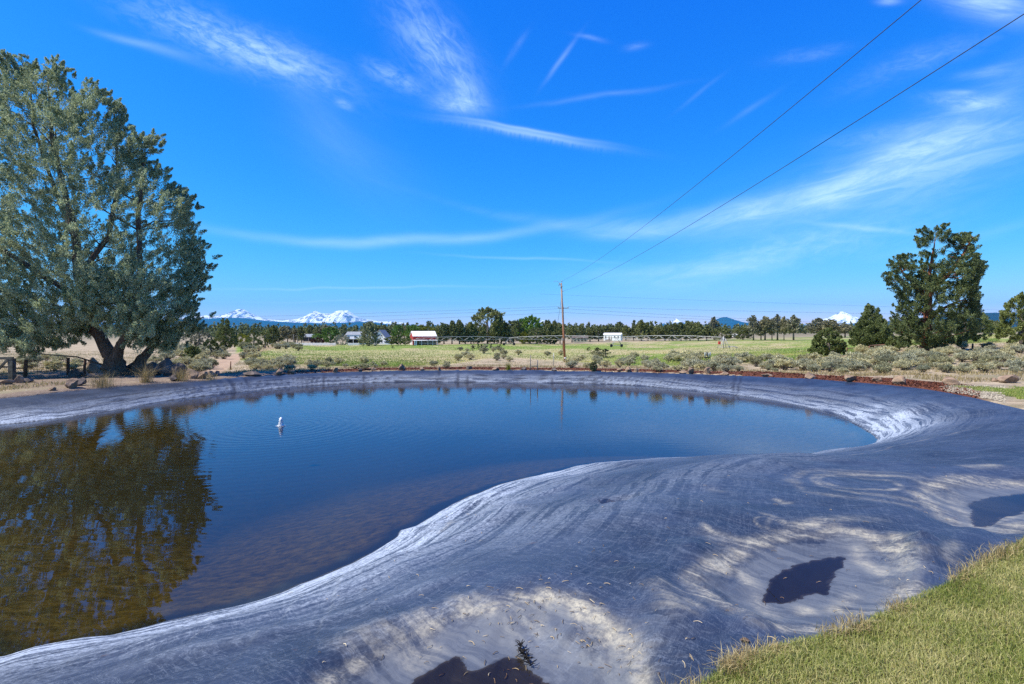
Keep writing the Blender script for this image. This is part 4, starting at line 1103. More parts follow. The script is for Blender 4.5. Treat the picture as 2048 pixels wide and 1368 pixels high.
MID = [
    ('yellow', 483, 697, 668, 30, 'yellow-green willow bush between the pointed juniper and its neighbours'),
    ('pine', 546, 691, 651, 32, 'dark juniper at the right end of the clump beside the dirt track'),
    ('tallpine', 566, 688, 654, 22, 'grey-green pine just right of the juniper clump beside the track'),
    ('tallpine', 575, 687, 653, 17, 'slim grey pine behind the horse paddock, its top the sharper of a close pair'),
    ('tallpine', 590, 687, 659, 24, 'short broad grey pine at the left part of the paddock'),
    ('pine', 603, 687, 655, 16, 'narrow spire-topped pine left of the grey-roofed shed'),
    ('pine', 619, 682, 650, 22, 'tall dark pine right behind the grey-roofed shed'),
    ('pine', 636, 682, 654, 22, 'dark pine behind the purple shrub'),
    ('decid', 634, 686, 667, 18, 'small bright green tree just above the purple shrub'),
    ('purple', 637, 689, 676, 28, 'dark purple-leaved flat-topped shrub by the white fence'),
    ('tallpine', 653, 682, 651, 24, 'dark pine poking up behind the bright green leafy tree'),
    ('decid', 661, 689, 654, 27, 'bright spring-green leafy tree left of the white house'),
    ('silver', 685, 690, 669, 26, 'pale silvery bush in front of the left end of the white house'),
    ('spruce', 738, 692, 645, 39, 'blue-grey spruce in front of the white house'),
    ('pine', 755, 676, 650, 22, 'dark pine behind the steep gable of the white house, on its left'),
    ('pine', 768, 676, 650, 20, 'dark pine behind the steep gable of the white house, on its right'),
    ('decid', 796, 682, 650, 20, 'dark green upright tree between the white gable and the red barn'),
    ('tallpine', 809, 680, 653, 14, 'slim dark pine just left of the red barn roof'),
    ('orchard', 783, 691, 674, 26, 'low round dark tree right of the white gable'),
    ('orchard', 797, 691, 677, 22, 'low spreading tree between the white gable and the barn, middle one of three'),
    ('orchard', 811, 691, 676, 22, 'low spreading tree touching the left end of the red barn'),
    ('decid', 824, 682, 650, 26, 'green leafy tree rising behind the left end of the barn roof'),
    ('yellow', 841, 681, 652, 32, 'yellow-green leafy crown rising over the middle of the barn roof'),
    ('yellow', 858, 681, 653, 28, 'yellow-green leafy crown rising over the right end of the barn roof'),
    ('round', 872, 688, 664, 20, 'low dark juniper at the right end of the barn'),
    ('pine', 888, 688, 647, 24, 'rounded dark juniper, first of the row right of the barn'),
    ('pine', 904, 688, 642, 24, 'taller juniper, second of the row right of the barn'),
    ('pine', 919, 688, 640, 24, 'leafy-topped juniper, third of the row right of the barn'),
    ('round', 931, 688, 654, 26, 'low juniper filling the row between the barn and the tallest tree'),
    ('pine', 942, 688, 644, 22, 'open thin-topped juniper left of the tallest tree of the row'),
    ('round', 956, 688, 655, 26, 'low bushy juniper at the left foot of the tallest tree of the row'),
    ('round', 975, 687.5, 616, 52, 'tallest and broadest juniper of the row behind the irrigation boom'),
    ('round', 994, 688, 650, 26, 'bushy juniper at the right foot of the tallest tree of the row'),
    ('pine', 1003, 688, 633, 20, 'spire-topped juniper close right of the tallest tree of the row'),
    ('pine', 1012, 688, 645, 20, 'short juniper beside the spire-topped one'),
    ('round', 1027, 688, 641, 32, 'rounded grey-green juniper left of the big green leafy tree'),
    ('decid', 1060, 687, 633, 44, 'big bright green leafy tree left of the utility pole'),
    ('decid', 1044, 687, 638, 24, 'green leafy tree joined to the left of the big leafy one'),
    ('yellow', 1048, 688.5, 664, 16, 'golden yellow willow bush at the foot of the big leafy tree'),
    ('round', 1073, 688.5, 656, 30, 'bushy juniper in front of the right side of the big leafy tree'),
    ('pine', 1094, 688.5, 640, 24, 'pointed dark juniper between the big leafy tree and the pole'),
    ('pine', 1109, 688.5, 641, 20, 'pointed dark juniper close left of the utility pole'),
    ('round', 1101, 688.5, 662, 32, 'low bushy juniper under the two pointed ones beside the pole'),
    ('pine', 1120, 687.5, 650, 20, 'juniper partly hidden behind the utility pole'),
    ('pine', 1144, 685, 652, 22, 'juniper just right of the utility pole'),
    ('pine', 1162, 684, 650, 22, 'dark juniper behind the low house near the pole'),
    ('pine', 1180, 683, 654, 24, 'dark juniper halfway from the pole to the mobile home'),
    ('pine', 1197, 683, 652, 24, 'dark juniper close left of the mobile home'),
    ('pine', 1214, 678, 652, 22, 'dark juniper behind the left half of the mobile home roof'),
    ('pine', 1238, 678, 644, 24, 'tallest juniper behind the mobile home'),
    ('pine', 1252, 681, 652, 22, 'dark juniper at the right end of the mobile home'),
    ('pine', 1267, 681, 651, 22, 'dark juniper a little right of the mobile home'),
    ('pine', 1283, 682, 640, 24, 'twin-topped tall juniper right of the mobile home'),
    ('pine', 1296, 682, 645, 20, 'pointed juniper against the right side of the twin-topped one'),
    ('round', 1312, 682, 653, 26, 'rounded juniper behind the irrigation boom, right of the twin-topped one'),
    ('pine', 1330, 682, 651, 22, 'pointed juniper left of the small pale peak'),
    ('round', 1346, 682, 647, 28, 'bushy juniper standing in front of the small pale peak'),
    ('pine', 1362, 682, 645, 22, 'tall juniper at the right foot of the small pale peak'),
    ('round', 1380, 682, 644, 32, 'broad dark juniper over the right end of the irrigation boom'),
    ('pine', 1397, 682, 644, 24, 'tall dark juniper left of the blue cone mountain'),
    ('pine', 1413, 681, 651, 22, 'short juniper left of the slender tree by the blue cone mountain'),
    ('tallpine', 1428, 680, 635, 17, 'slender tall pine cutting the left slope of the blue cone mountain'),
    ('round', 1443, 681, 655, 34, 'low wide dark juniper below the blue cone mountain'),
    ('round', 1486, 680, 652, 30, 'grey bushy juniper at the left end of the open pine row'),
    ('tallpine', 1507, 681, 632, 23, 'first tall pine with a bare trunk in the open row'),
    ('tallpine', 1522, 680, 645, 18, 'short slim pine between the first and second tall ones of the open row'),
    ('tallpine', 1530, 681, 634, 24, 'second tall pine of the open row, its crown wide and grey'),
    ('tallpine', 1544, 680, 641, 14, 'thin low pine in the middle of the open row'),
    ('tallpine', 1555, 681, 630, 25, 'tallest pine of the open row'),
    ('tallpine', 1568, 681, 634, 14, 'narrowest tall pine of the open row'),
    ('tallpine', 1587, 681, 631, 26, 'last pine at the right end of the open row'),
    ('tallpine', 1637, 676, 637, 34, 'broad greyish pine below the left slope of the lone white peak'),
    ('tallpine', 1665, 676, 640, 34, 'greyish pine directly below the lone white peak'),
    ('tallpine', 1690, 675, 648, 22, 'short pine below the right slope of the lone white peak'),
    ('round', 1976, 668, 640, 26, 'far round tree below the dark hill, left of its neighbours'),
    ('round', 1992, 668, 642, 22, 'far round tree below the dark hill, middle of three'),
    ('round', 2006, 669, 645, 24, 'far round tree below the dark hill, right of its neighbours'),
]
for (kd, px, b, tp, wd, lb) in MID: mid_tree(kd, px, b, tp, wd, lb)
SEED = [(945, 702, 691, 9, 'left of a scattered group on the dry mound'), (957, 700, 688, 8, 'second of a group on the dry mound'), (963, 701, 689, 10, 'third of a group on the dry mound'), (983, 699, 687, 9, 'fourth of a group on the dry mound'),
        (1000, 700, 689, 10, 'last of a group on the dry mound'), (786, 697, 691, 6, 'alone in the field below the orchard trees'), (1196, 716, 696, 26, 'with long upright shoots right of the utility pole'), (1212, 716, 698, 26, 'with spreading shoots, the right one of a pair near the pole'), (1178, 702, 694, 10, 'far behind the pair near the pole')]
for (px, b, tp, wd, lb) in SEED: mid_tree('seedling', px, b, tp, wd, 'green young pine ' + lb, group='young pines in the dry grass')

# ---- woods far off, one mass
def far_woods():
    rng = np.random.default_rng(77); V = []; Fs = []; T = []; off = 0
    n = 5200
    y = np.exp(rng.uniform(math.log(330), math.log(2600), n)); u = rng.uniform(-1.35, 1.35, n)
    px = 1024 + u * F
    thin = np.where((px > 1440) & (px < 1720) & (y < 420), 0, 1) * np.where((px > 1950) & (y < 600), 0, 1) * np.where((px < 420) & (y < 420), 0, 1) * np.where((px > 520) & (px < 640) & (y < 420), 0, 1)
    k = thin > 0; y = y[k]; u = u[k]; n = len(y); x = u * y
    z = ground_height(x, y)
    h = rng.uniform(6.5, 11.5, n) * np.where(y > 1200, 1.1, 1.0); w_ = h * rng.uniform(0.16, 0.30, n)
    m_ = 11
    t = rng.random((n, m_)); a = rng.uniform(0, 6.28, (n, m_)); rr = ((1 - t) ** 0.7) * w_[:, None] * rng.uniform(0.3, 1.0, (n, m_))
    C = np.stack([x[:, None] + np.cos(a) * rr, y[:, None] + np.sin(a) * rr, z[:, None] + h[:, None] * (0.1 + 0.88 * t)], 2).reshape(-1, 3)
    rad = np.repeat(h * 0.085, m_)
    ti = np.repeat(rng.uniform(0.15, 0.75, n), m_)
    V, Fc, tt = leaf_cloud(C, rad, 8, 1.7, 0.95, rng, tint=ti, up=0.7)
    tag(np_mesh('distant_woods', V, Fc, M['pine'], {'tint': tt}), 'long belt of dark woods along the horizon', 'woods', kind='stuff')
far_woods()

# ------------------------------------------------------------------ sagebrush, grass
def build_sage(seed, mt, name, dense=1.0):
    rng = np.random.default_rng(seed)
    n = int(34 * dense)
    a = rng.uniform(0, 6.28, n); r = 0.42 * rng.random(n) ** 0.6; z = 0.30 + 0.40 * rng.random(n) * (1 - (r / 0.5) ** 2 * 0.6)
    C = np.stack([np.cos(a) * r, np.sin(a) * r, z], 1)
    V, Fc, t = leaf_cloud(C, 0.09 + 0.09 * rng.random(n), 72, 0.105, 0.028, rng, up=1.0, outw=0.6, tint=rng.uniform(0.3, 0.85, n), spread=0.2)
    # grey woody stems
    m_ = 46; b = rng.uniform(0, 6.28, m_); q = 0.40 * rng.random(m_) ** 0.6; tip = np.stack([np.cos(b) * q, np.sin(b) * q, 0.32 + 0.34 * rng.random(m_)], 1)
    st = tip * np.array([0.15, 0.15, 0]); sd_ = np.cross(tip - st, rng.normal(size=(m_, 3))); sd_ /= np.linalg.norm(sd_, axis=1)[:, None]
    W = 0.012
    S = np.stack([st - sd_ * W, st + sd_ * W, tip + sd_ * W * 0.4, tip - sd_ * W * 0.4], 1).reshape(-1, 3)
    SF = np.arange(m_ * 4).reshape(m_, 4) + len(V)
    mi = np.concatenate([np.zeros(len(Fc), int), np.ones(m_, int)])
    return np_mesh(name, np.concatenate([V, S]), np.concatenate([Fc, SF]), [M[mt], M['bark_grey']], {'tint': np.concatenate([t, np.full(m_ * 4, 0.5)])}, midx=mi)
SAGE = {}
ORD = ['first', 'second', 'third', 'fourth', 'fifth', 'sixth', 'seventh', 'eighth', 'ninth', 'tenth', 'eleventh', 'twelfth', 'thirteenth', 'fourteenth', 'fifteenth', 'sixteenth', 'seventeenth', 'eighteenth', 'nineteenth', 'twentieth']
ZONES = [  # phrase, px0, px1, py0, py1, count, height range in pixels, share of dark ones, minimum gap (m)
    ('behind the mulch below the lone white peak, back row', 1560, 1720, 722, 734, 13, (10, 23), 0.15, 0.75),
    ('behind the mulch below the lone white peak, front row', 1540, 1720, 736, 748, 16, (12, 25), 0.25, 0.55),
    ('in front of the broad juniper, back row', 1720, 1850, 706, 722, 14, (10, 21), 0.1, 0.8),
    ('in front of the broad juniper, front row', 1720, 1850, 726, 752, 18, (12, 27), 0.25, 0.55),
    ('right of the red trunk, back row', 1855, 2060, 698, 712, 18, (11, 17), 0.1, 0.9),
    ('right of the red trunk, middle row', 1850, 2060, 714, 730, 18, (13, 20), 0.2, 0.8),
    ('right of the red trunk, front row', 1850, 2060, 732, 748, 18, (11, 25), 0.3, 0.6),
    ('below the pivot tower, back row', 1440, 1560, 720, 730, 10, (10, 21), 0.2, 0.7),
    ('below the pivot tower, front row', 1420, 1550, 733, 745, 14, (10, 23), 0.2, 0.5),
    ('left of the valve canisters, back row', 1330, 1412, 716, 728, 8, (11, 20), 0.2, 0.7),
    ('left of the valve canisters, front row', 1290, 1420, 732, 744, 14, (9, 21), 0.15, 0.5),
    ('between the young pines and the valve canisters', 1215, 1300, 714, 740, 10, (9, 16), 0.4, 0.8),
    ('round the foot of the utility pole', 1120, 1215, 712, 738, 9, (8, 17), 0.4, 0.9),
    ('on the dry mound, back row', 915, 1030, 696, 704, 9, (6, 10), 0.5, 1.6),
    ('on the dry mound, front row', 900, 1125, 706, 724, 12, (7, 14), 0.4, 1.3),
    ('behind the left mulch strip, in front of the field', 500, 610, 728, 742, 16, (10, 19), 0.2, 0.6),
    ('below the white house, along the mulch strip', 610, 740, 726, 740, 14, (8, 17), 0.35, 0.6),
    ('below the barn, along the mulch strip', 745, 900, 730, 739, 7, (7, 12), 0.4, 0.9),
    ('between the big tree and the dirt track, back row', 320, 400, 700, 722, 15, (14, 24), 0.1, 0.8),
    ('between the big tree and the dirt track, front row', 300, 425, 726, 746, 18, (13, 21), 0.15, 0.6),
    ('along the left edge of the dirt track', 415, 520, 698, 722, 14, (9, 17), 0.3, 0.8),
    ('behind the left wire fence', 40, 165, 722, 742, 13, (10, 20), 0.2, 0.9),
    ('at the far end of the dirt track', 520, 600, 692, 702, 10, (8, 13), 0.4, 1.0),
]
def scatter_sage():
    rng = np.random.default_rng(31); made = []
    for (ph, x0, x1, y0, y1, cnt, hr, darks, gap) in ZONES:
        pts = []
        for _ in range(cnt * 14):
            if len(pts) >= cnt: break
            a, b = rng.uniform(x0, x1), rng.uniform(y0, y1)
            p = hit(a, b)
            g_ = gap if p.y < 60 else gap * 1.2
            if any((p - q).length < g_ for q, _, _ in made + pts): continue
            if abs((HY - p.z / p.y * F) - b) > 6: continue
            pts.append((p, a, b))
        pts.sort(key=lambda t: t[1])
        hs_ = [rng.uniform(*hr) for _ in pts]
        order = sorted(hs_)
        for i, ((p, a, b), hp) in enumerate(zip(pts, hs_)):
            dk = rng.random() < darks
            var = int(rng.integers(0, 3)); key = (dk, var)
            H = hp * p.y / F / 0.72
            tall = order.index(hp) >= len(order) * 0.66; low = order.index(hp) < len(order) * 0.33
            lb = f"{'tall' if tall else 'low' if low else 'bushy'} {'dark grey-green' if dk else 'silvery'} sagebrush, {ORD[i]} from left, {ph}"
            if len(lb.split()) > 16: lb = f"{'dark' if dk else 'silvery'} sagebrush, {ORD[i]} from left, {ph}"
            if key not in SAGE:
                o = build_sage(40 + var + 5 * dk, 'sage_dark' if dk else 'sage', 'sagebrush', 1.15 if not dk else 1.0); SAGE[key] = o
            else:
                o = SAGE[key].copy(); COL.objects.link(o); o.name = 'sagebrush'
            tag(o, lb, 'shrub', 'sagebrush ' + ph)
            wf = rng.uniform(0.95, 1.5)
            o.location = p - Vector((0, 0, 0.04)); o.scale = (H * wf, H * wf, H); o.rotation_euler = (0, 0, rng.uniform(0, 6.28))
        made += pts
scatter_sage()

def blades(P, L, W, rng, lean=0.45, tint=None, spread=0.25):
    """grass blades: two-segment strips standing at the points P"""
    N = len(P); L = L * rng.uniform(0.55, 1.35, N); W = W * rng.uniform(0.7, 1.3, N)
    a = rng.uniform(0, 6.28, N); ln = np.abs(rng.normal(0, lean, N))
    d = np.stack([np.cos(a), np.sin(a), np.zeros(N)], 1); b = rng.uniform(0, 6.28, N); s = np.stack([np.cos(b), np.sin(b), np.zeros(N)], 1)
    up = np.array([0, 0, 1.0])
    mid = P + (d * (ln * 0.35)[:, None] + up) * (L * 0.5)[:, None]
    tip = mid + (d * (ln * 1.2)[:, None] + up * np.clip(1 - ln * 0.4, 0.15, 1)[:, None]) * (L * 0.5)[:, None]
    V = np.stack([P - s * W[:, None] / 2, P + s * W[:, None] / 2, mid + s * W[:, None] * 0.4, mid - s * W[:, None] * 0.4, tip + s * W[:, None] * 0.08, tip - s * W[:, None] * 0.08], 1).reshape(-1, 3)
    i = np.arange(N)[:, None] * 6
    Fc = np.concatenate([i + np.array([[0, 1, 2, 3]]), i + np.array([[3, 2, 4, 5]])])
    if tint is None: tint = np.full(N, 0.5)
    t = np.repeat(np.clip(tint + rng.normal(size=N) * spread, 0, 1), 6)
    return V, Fc, t
def make_lawn():
    rng = np.random.default_rng(12)
    N = 420000
    Y = 0.9 + 6.2 * rng.random(N) ** 1.3; U = rng.uniform(0.0, 1.45, N); X = U * Y
    PY = HY + 1.76 / Y * F
    dC, zC, _ = seg_dist(X, Y, Cp[:, :2], vals=Cp[:, 2]); ic = inside(X, Y, Cp)
    k = (~ic | (dC < 0.025 + 0.09 * (fbm(X * 4, Y * 4, 2, 5) - 0.35))) & (PY < 1500)
    X, Y, zC = X[k], Y[k], zC[k]
    z = np.maximum(ground_height(X, Y), zC - 0.01)
    n = fbm(X * 3, Y * 3, 3, 61); n2 = fbm(X * 0.8, Y * 0.8, 2, 62)
    V, Fc, t = blades(np.stack([X, Y, z], 1), 0.034, 0.0040, rng, 0.9, tint=0.28 + 0.7 * n + 0.2 * (n2 - 0.5), spread=0.2)
    tag(np_mesh('lawn_grass', V, Fc, M['lawn'], {'tint': t}), 'short yellow-green lawn along the near right edge of the liner', 'lawn', kind='stuff')
    seg = Cp[(Cp[:, 1] < 4.6) & (Cp[:, 0] > 0.2) & (Cp[:, 0] < 4.6)]
    i = rng.integers(0, len(seg) - 1, 3600); f = rng.random(3600)[:, None]
    e = seg[i] * (1 - f) + seg[i + 1] * f
    kk = (np.abs(seg[i + 1] - seg[i]).sum(1) < 1.5) & (fbm(e[:, 0] * 3.5, e[:, 1] * 3.5, 3, 91) > 0.40)
    e = e[kk]; e[:, :2] += rng.normal(size=(len(e), 2)) * 0.035; e[:, 2] += 0.012
    V, Fc, t = blades(e, 0.060, 0.0036, rng, 1.1, tint=rng.uniform(0.1, 0.95, len(e)))
    tag(np_mesh('lawn_thatch', V, Fc, M['drygrass'], {'tint': t}), 'ragged straw-coloured grass hanging over the liner at the lawn edge', 'thatch', kind='stuff')
    # lawn beyond the pond on the right
    N = 60000; PXs = rng.uniform(1890, 2300, N); Y = rng.uniform(9, 18.5, N); X = (PXs - 1024) / F * Y
    dC, zC, _ = seg_dist(X, Y, Cp[:, :2], vals=Cp[:, 2]); ic = inside(X, Y, Cp); j = fbm(X * 1.2, Y * 1.2, 4, 52)
    k = ~ic & (dC > 0.45 + j * 0.8) & (PXs + (j - .5) * 150 > 1915) & (fbm(X * .9, Y * .9, 3, 66) > 0.33)
    X, Y = X[k], Y[k]; z = ground_height(X, Y)
    V, Fc, t = blades(np.stack([X, Y, z], 1), 0.075, 0.012, rng, 0.6, tint=0.35 + 0.3 * fbm(X, Y, 2, 3), spread=0.2)
    tag(np_mesh('lawn_grass', V, Fc, M['fieldgrass'], {'tint': t}), 'rough green grass patch beyond the right end of the pond', 'grass', kind='stuff')
    # dry grass and weeds on the open ground
    N = 170000; PXs = rng.uniform(-100, 2150, N); Y = np.exp(rng.uniform(math.log(17), math.log(95), N)); X = (PXs - 1024) / F * Y
    dC, _, _ = seg_dist(X, Y, Cp[:, :2]); ic = inside(X, Y, Cp)
    z = ground_height(X, Y); PYs = HY - z / Y * F
    tx = np.interp(PYs, [690, 700, 712, 725, 742, 760], [560, 515, 478, 450, 425, 400])
    far = np.where(PXs > 1480, 3.1, 2.0)
    k = ~ic & (dC > far) & (np.abs(PXs - tx) > 26) & (fbm(X * 0.5, Y * 0.5, 3, 71) > 0.40) & ~((X > 8) & (Y < 21.5) & (PXs > 1880)) & (np.hypot(X - BIGTREE[0], Y - BIGTREE[1]) > 6)
    X, Y, z = X[k], Y[k], z[k]
    V, Fc, t = blades(np.stack([X, Y, z], 1), 0.15, 0.022, rng, 0.6, tint=0.1 + 0.8 * fbm(X * 0.25, Y * 0.25, 3, 72), spread=0.2)
    tag(np_mesh('dry_grass', V, Fc, M['drygrass'], {'tint': t}), 'thin dry grass between the sagebrush and the field', 'grass', kind='stuff')
    N = 150000; PXs = rng.uniform(480, 2000, N); Y = np.exp(rng.uniform(math.log(48), math.log(210), N)); X = (PXs - 1024) / F * Y
    z = ground_height(X, Y); PYs = HY - z / Y * F
    fy = np.interp(PXs, [470, 560, 640, 760, 900, 1000, 1150, 1300, 1450, 1600, 1750, 1900, 2100], [62, 60, 52, 48, 62, 95, 70, 55, 52, 50, 60, 70, 70])
    frow = np.interp(PXs, [470, 650, 850, 1000, 1150, 1400, 1600, 1800, 2048], [692, 689, 689.5, 687.5, 688, 679.5, 674, 671, 668])
    g = fbm(X * 0.12, Y * 0.05, 3, 73)
    k = (Y > fy + 2) & (PYs > frow + 0.6)
    X, Y, z, g = X[k], Y[k], z[k], g[k]
    V, Fc, t = blades(np.stack([X, Y, z], 1), 0.16, 0.055, rng, 0.6, tint=np.clip((g - 0.3) * 2.2, 0.05, 0.95), spread=0.22)
    tag(np_mesh('field_grass', V, Fc, M['fieldgrass'], {'tint': t}), 'short green and straw-coloured crop over the irrigated field', 'field', kind='stuff')
make_lawn()
# ------------------------------------------------------------------ materials of the built things
M['steel'] = simple('galvanised_steel', (0.36, 0.37, 0.36), 0.5, 0.4, 0.3, var=0.2, scale=3)
M['white'] = simple('white_paint', (0.80, 0.80, 0.79), 0.6, 0.3, var=0.06, scale=2)
M['whiteroof'] = simple('white_metal_roof', (0.82, 0.82, 0.80), 0.45, 0.4, var=0.06, scale=1.5, stretch=(4, 1, 1))
M['red'] = simple('red_barn_boards', (0.36, 0.045, 0.04), 0.7, 0.2, var=0.22, scale=3, stretch=(6, 6, 0.5))
M['dark'] = simple('dark_inside', (0.03, 0.03, 0.032), 0.8, 0.2)
M['glass'] = simple('window_glass', (0.03, 0.035, 0.045), 0.1, 0.5, var=0.1)
M['greyroof'] = simple('grey_roofing', (0.23, 0.25, 0.27), 0.8, 0.2, var=0.2, scale=2)
M['greyboards'] = simple('grey_boards', (0.14, 0.135, 0.13), 0.85, 0.1, var=0.4, scale=4)
M['tanroof'] = simple('brown_shingles', (0.12, 0.10, 0.09), 0.9, 0.1, var=0.25, scale=3)
M['tan'] = simple('tan_siding', (0.36, 0.31, 0.25), 0.8, 0.2, var=0.15, scale=2)
M['greywood'] = simple('weathered_boards', (0.17, 0.16, 0.145), 0.9, 0.1, var=0.45, scale=6, bump=0.5, stretch=(1, 1, 6))
M['brownwood'] = simple('brown_post_wood', (0.16, 0.085, 0.055), 0.9, 0.1, var=0.5, scale=7, bump=0.5, stretch=(4, 4, 1))
M['gate'] = simple('gate_boards', (0.075, 0.075, 0.06), 0.85, 0.15, var=0.45, scale=6, bump=0.4)
M['rail'] = simple('rusty_rail', (0.17, 0.09, 0.055), 0.75, 0.2, var=0.3, scale=5)
M['rubber'] = simple('black_rubber', (0.025, 0.025, 0.027), 0.7, 0.3)
M['wire'] = simple('dark_wire', (0.05, 0.06, 0.085), 0.6, 0.3)
M['insul'] = simple('insulator', (0.22, 0.21, 0.22), 0.4, 0.5)
M['redbox'] = simple('red_cabinet', (0.45, 0.05, 0.035), 0.5, 0.3)
def pole_mat():
    m, t, out = mat('pole_wood')
    o = t.obj(); _, _, z = t.sep(o)
    nz = t.noise(t.mapping(o, (4, 4, 0.5)), 5, 5, 0.65)
    c0 = t.mix(t.ss(nz, 0.3, 0.7), (0.20, 0.085, 0.04), (0.40, 0.18, 0.09))
    c1 = t.mix(t.ss(nz, 0.3, 0.7), (0.22, 0.15, 0.115), (0.36, 0.27, 0.22))
    principled(t, out, t.mix(t.ss(z, 3.0, 8.0), c0, c1), 0.85, 0.15, bump=nz, bstr=0.4)
    return m
M['pole'] = pole_mat()

# ------------------------------------------------------------------ rocks
def rock_mat():
    m, t, out = mat('field_stone')
    p = t.obj(); r = t.n.new('ShaderNodeObjectInfo').outputs['Random']
    a = t.noise(p, 1.6, 6, 0.65, 0.4); b = t.noise(p, 7, 5, 0.7)
    c = t.mix(t.ss(a, 0.32, 0.66), (0.12, 0.085, 0.06), (0.36, 0.25, 0.165))
    c = t.mix(t.m('MULTIPLY', t.ss(b, 0.52, 0.7), 0.5), c, (0.44, 0.37, 0.30))
    c = t.mix(t.m('MULTIPLY', r, 0.4), c, (0.30, 0.20, 0.13))
    principled(t, out, c, 0.9, 0.2, bump=t.m('ADD', a, t.m('MULTIPLY', b, 0.4)), bstr=0.8, bdist=0.12)
    return m
M['rock'] = rock_mat()
M['rock_dark'] = simple('dark_lava_stone', (0.12, 0.098, 0.085), 0.95, 0.15, var=0.5, scale=2.5, bump=0.8)
def rock_mesh(name, seed, mt):
    rng = np.random.default_rng(seed)
    bm = bmesh.new(); bmesh.ops.create_icosphere(bm, subdivisions=3, radius=0.5)
    planes = [(Vector(rng.normal(size=3)).normalized(), rng.uniform(0.22, 0.40)) for _ in range(11)]
    for v in bm.verts:
        c = v.co.copy()
        for nrm, h in planes:
            dd = c.dot(nrm) - h
            if dd > 0: c -= nrm * dd
        k = 1 + 0.10 * (float(fbm(np.array([c.x * 5 + seed]), np.array([c.y * 5 + c.z * 4]), 3, seed)[0]) - 0.5) * 2
        v.co = c * k
    me = bpy.data.meshes.new(name); bm.to_mesh(me); bm.free(); me.materials.append(mt)
    return me
RM = [rock_mesh('rock', 60 + i, M['rock']) for i in range(5)]; RD = [rock_mesh('rock', 80 + i, M['rock_dark']) for i in range(4)]
ROCKS = [  # px, base row, width, height in pixels, dark, label
    (505, 757, 40, 9, 1, 'flat dark rock at the left end of the red mulch strip'),
    (556, 754, 17, 10, 0, 'pinkish rock at the left part of the mulch, in front of thick sagebrush'),
    (581, 750, 16, 8, 0, 'low double-topped rock just right of the pinkish one on the mulch'),
    (670, 746, 11, 8, 0, 'small pink rock on the mulch below the silvery bush by the white house'),
    (720, 743, 10, 5, 1, 'tiny dark rock on the mulch below the white house'),
    (745, 742, 12, 5, 0, 'tiny rock on the mulch below the spruce'),
    (803, 741, 13, 10, 0, 'upright rock with one dark side on the mulch left of the barn'),
    (842, 741, 10, 5, 0, 'small tan rock on the mulch directly below the barn'),
    (877, 741, 9, 6, 0, 'small tan rock on the mulch below the right end of the barn'),
    (938, 741, 14, 8, 1, 'brown rock on the mulch near the dark creases of the liner'),
    (990, 741, 18, 5, 0, 'low flat rock on the mulch below the tallest row tree'),
    (1048, 741, 14, 6, 1, 'reddish flat rock on the mulch left of the steel brace'),
    (1108, 742, 14, 5, 1, 'flat dark rock on the mulch left of the utility pole'),
    (1240, 745, 12, 5, 0, 'first of three rocks on the mulch, left of the valve canisters'),
    (1258, 746, 14, 8, 0, 'second of three rocks on the mulch, left of the valve canisters'),
    (1274, 746, 10, 7, 0, 'third and palest of three rocks on the mulch, left of the valve canisters'),
    (1369, 749, 20, 5, 0, 'low flat tan rock touching the upright cracked one on the mulch'),
    (1383, 750, 14, 13, 0, 'upright cracked rock on the mulch left of the valve canisters'),
    (1416, 750, 14, 12, 0, 'squarish tan rock on the mulch below the valve canisters'),
    (1450, 750, 22, 5, 0, 'long flat rock sunk in the mulch right of the squarish tan one'),
    (1536, 754, 20, 5, 0, 'long low rock sunk in the mulch below the open pine row'),
    (1622, 758, 20, 10, 0, 'wedge-shaped rock on the mulch below the lone white peak'),
    (1702, 762, 28, 13, 0, 'pointed boulder with a dark left face on the mulch'),
    (1758, 764, 22, 9, 0, 'low tan rock on the mulch in front of the broad juniper'),
    (1806, 769, 28, 14, 0, 'orange-tan sloping boulder on the mulch below the red trunk'),
    (1910, 770, 34, 14, 0, 'grey slabby boulder on the mulch where the gravel begins'),
    (1992, 764, 13, 6, 0, 'small tan rock at the right end of the mulch'),
    (2022, 767, 32, 17, 0, 'large dark-sided boulder at the far right beside the grass patch'),
    (334, 752, 46, 30, 1, 'largest dark boulder of the heap against the tree foot'),
    (306, 750, 32, 26, 1, 'dark boulder of the heap nearest the trunk'),
    (356, 756, 32, 23, 1, 'rounded dark boulder in the middle of the heap by the tree'),
    (380, 758, 26, 16, 0, 'brown boulder at the right end of the heap by the tree'),
    (346, 763, 24, 12, 1, 'low dark stone in front of the heap by the tree'),
    (402, 757, 22, 12, 0, 'small brown stone where the heap ends at the track'),
    (418, 754, 16, 10, 0, 'small tan stone at the near end of the dirt track'),
    (432, 752, 15, 8, 1, 'dark stone at the near end of the dirt track'),
    (186, 746, 28, 24, 0, 'pale rounded boulder left of the tree foot'),
    (152, 754, 26, 16, 1, 'dark jutting rock between the fence and the tree'),
    (138, 776, 30, 16, 0, 'tan rock on the bare bank left of the dry grass tuft'),
    (158, 772, 24, 14, 1, 'dark rock on the bare bank left of the dry grass tuft'),
    (36, 767, 16, 14, 0, 'pale block-shaped stone beside the gate post'),
    (50, 766, 22, 11, 1, 'dark stone right of the pale block beside the gate post'),
    (8, 770, 22, 10, 0, 'low tan stone under the gate at the left edge'),
    (100, 782, 14, 5, 0, 'small flat stone on the bare bank near the liner edge'),
]
rs = random.Random(3)
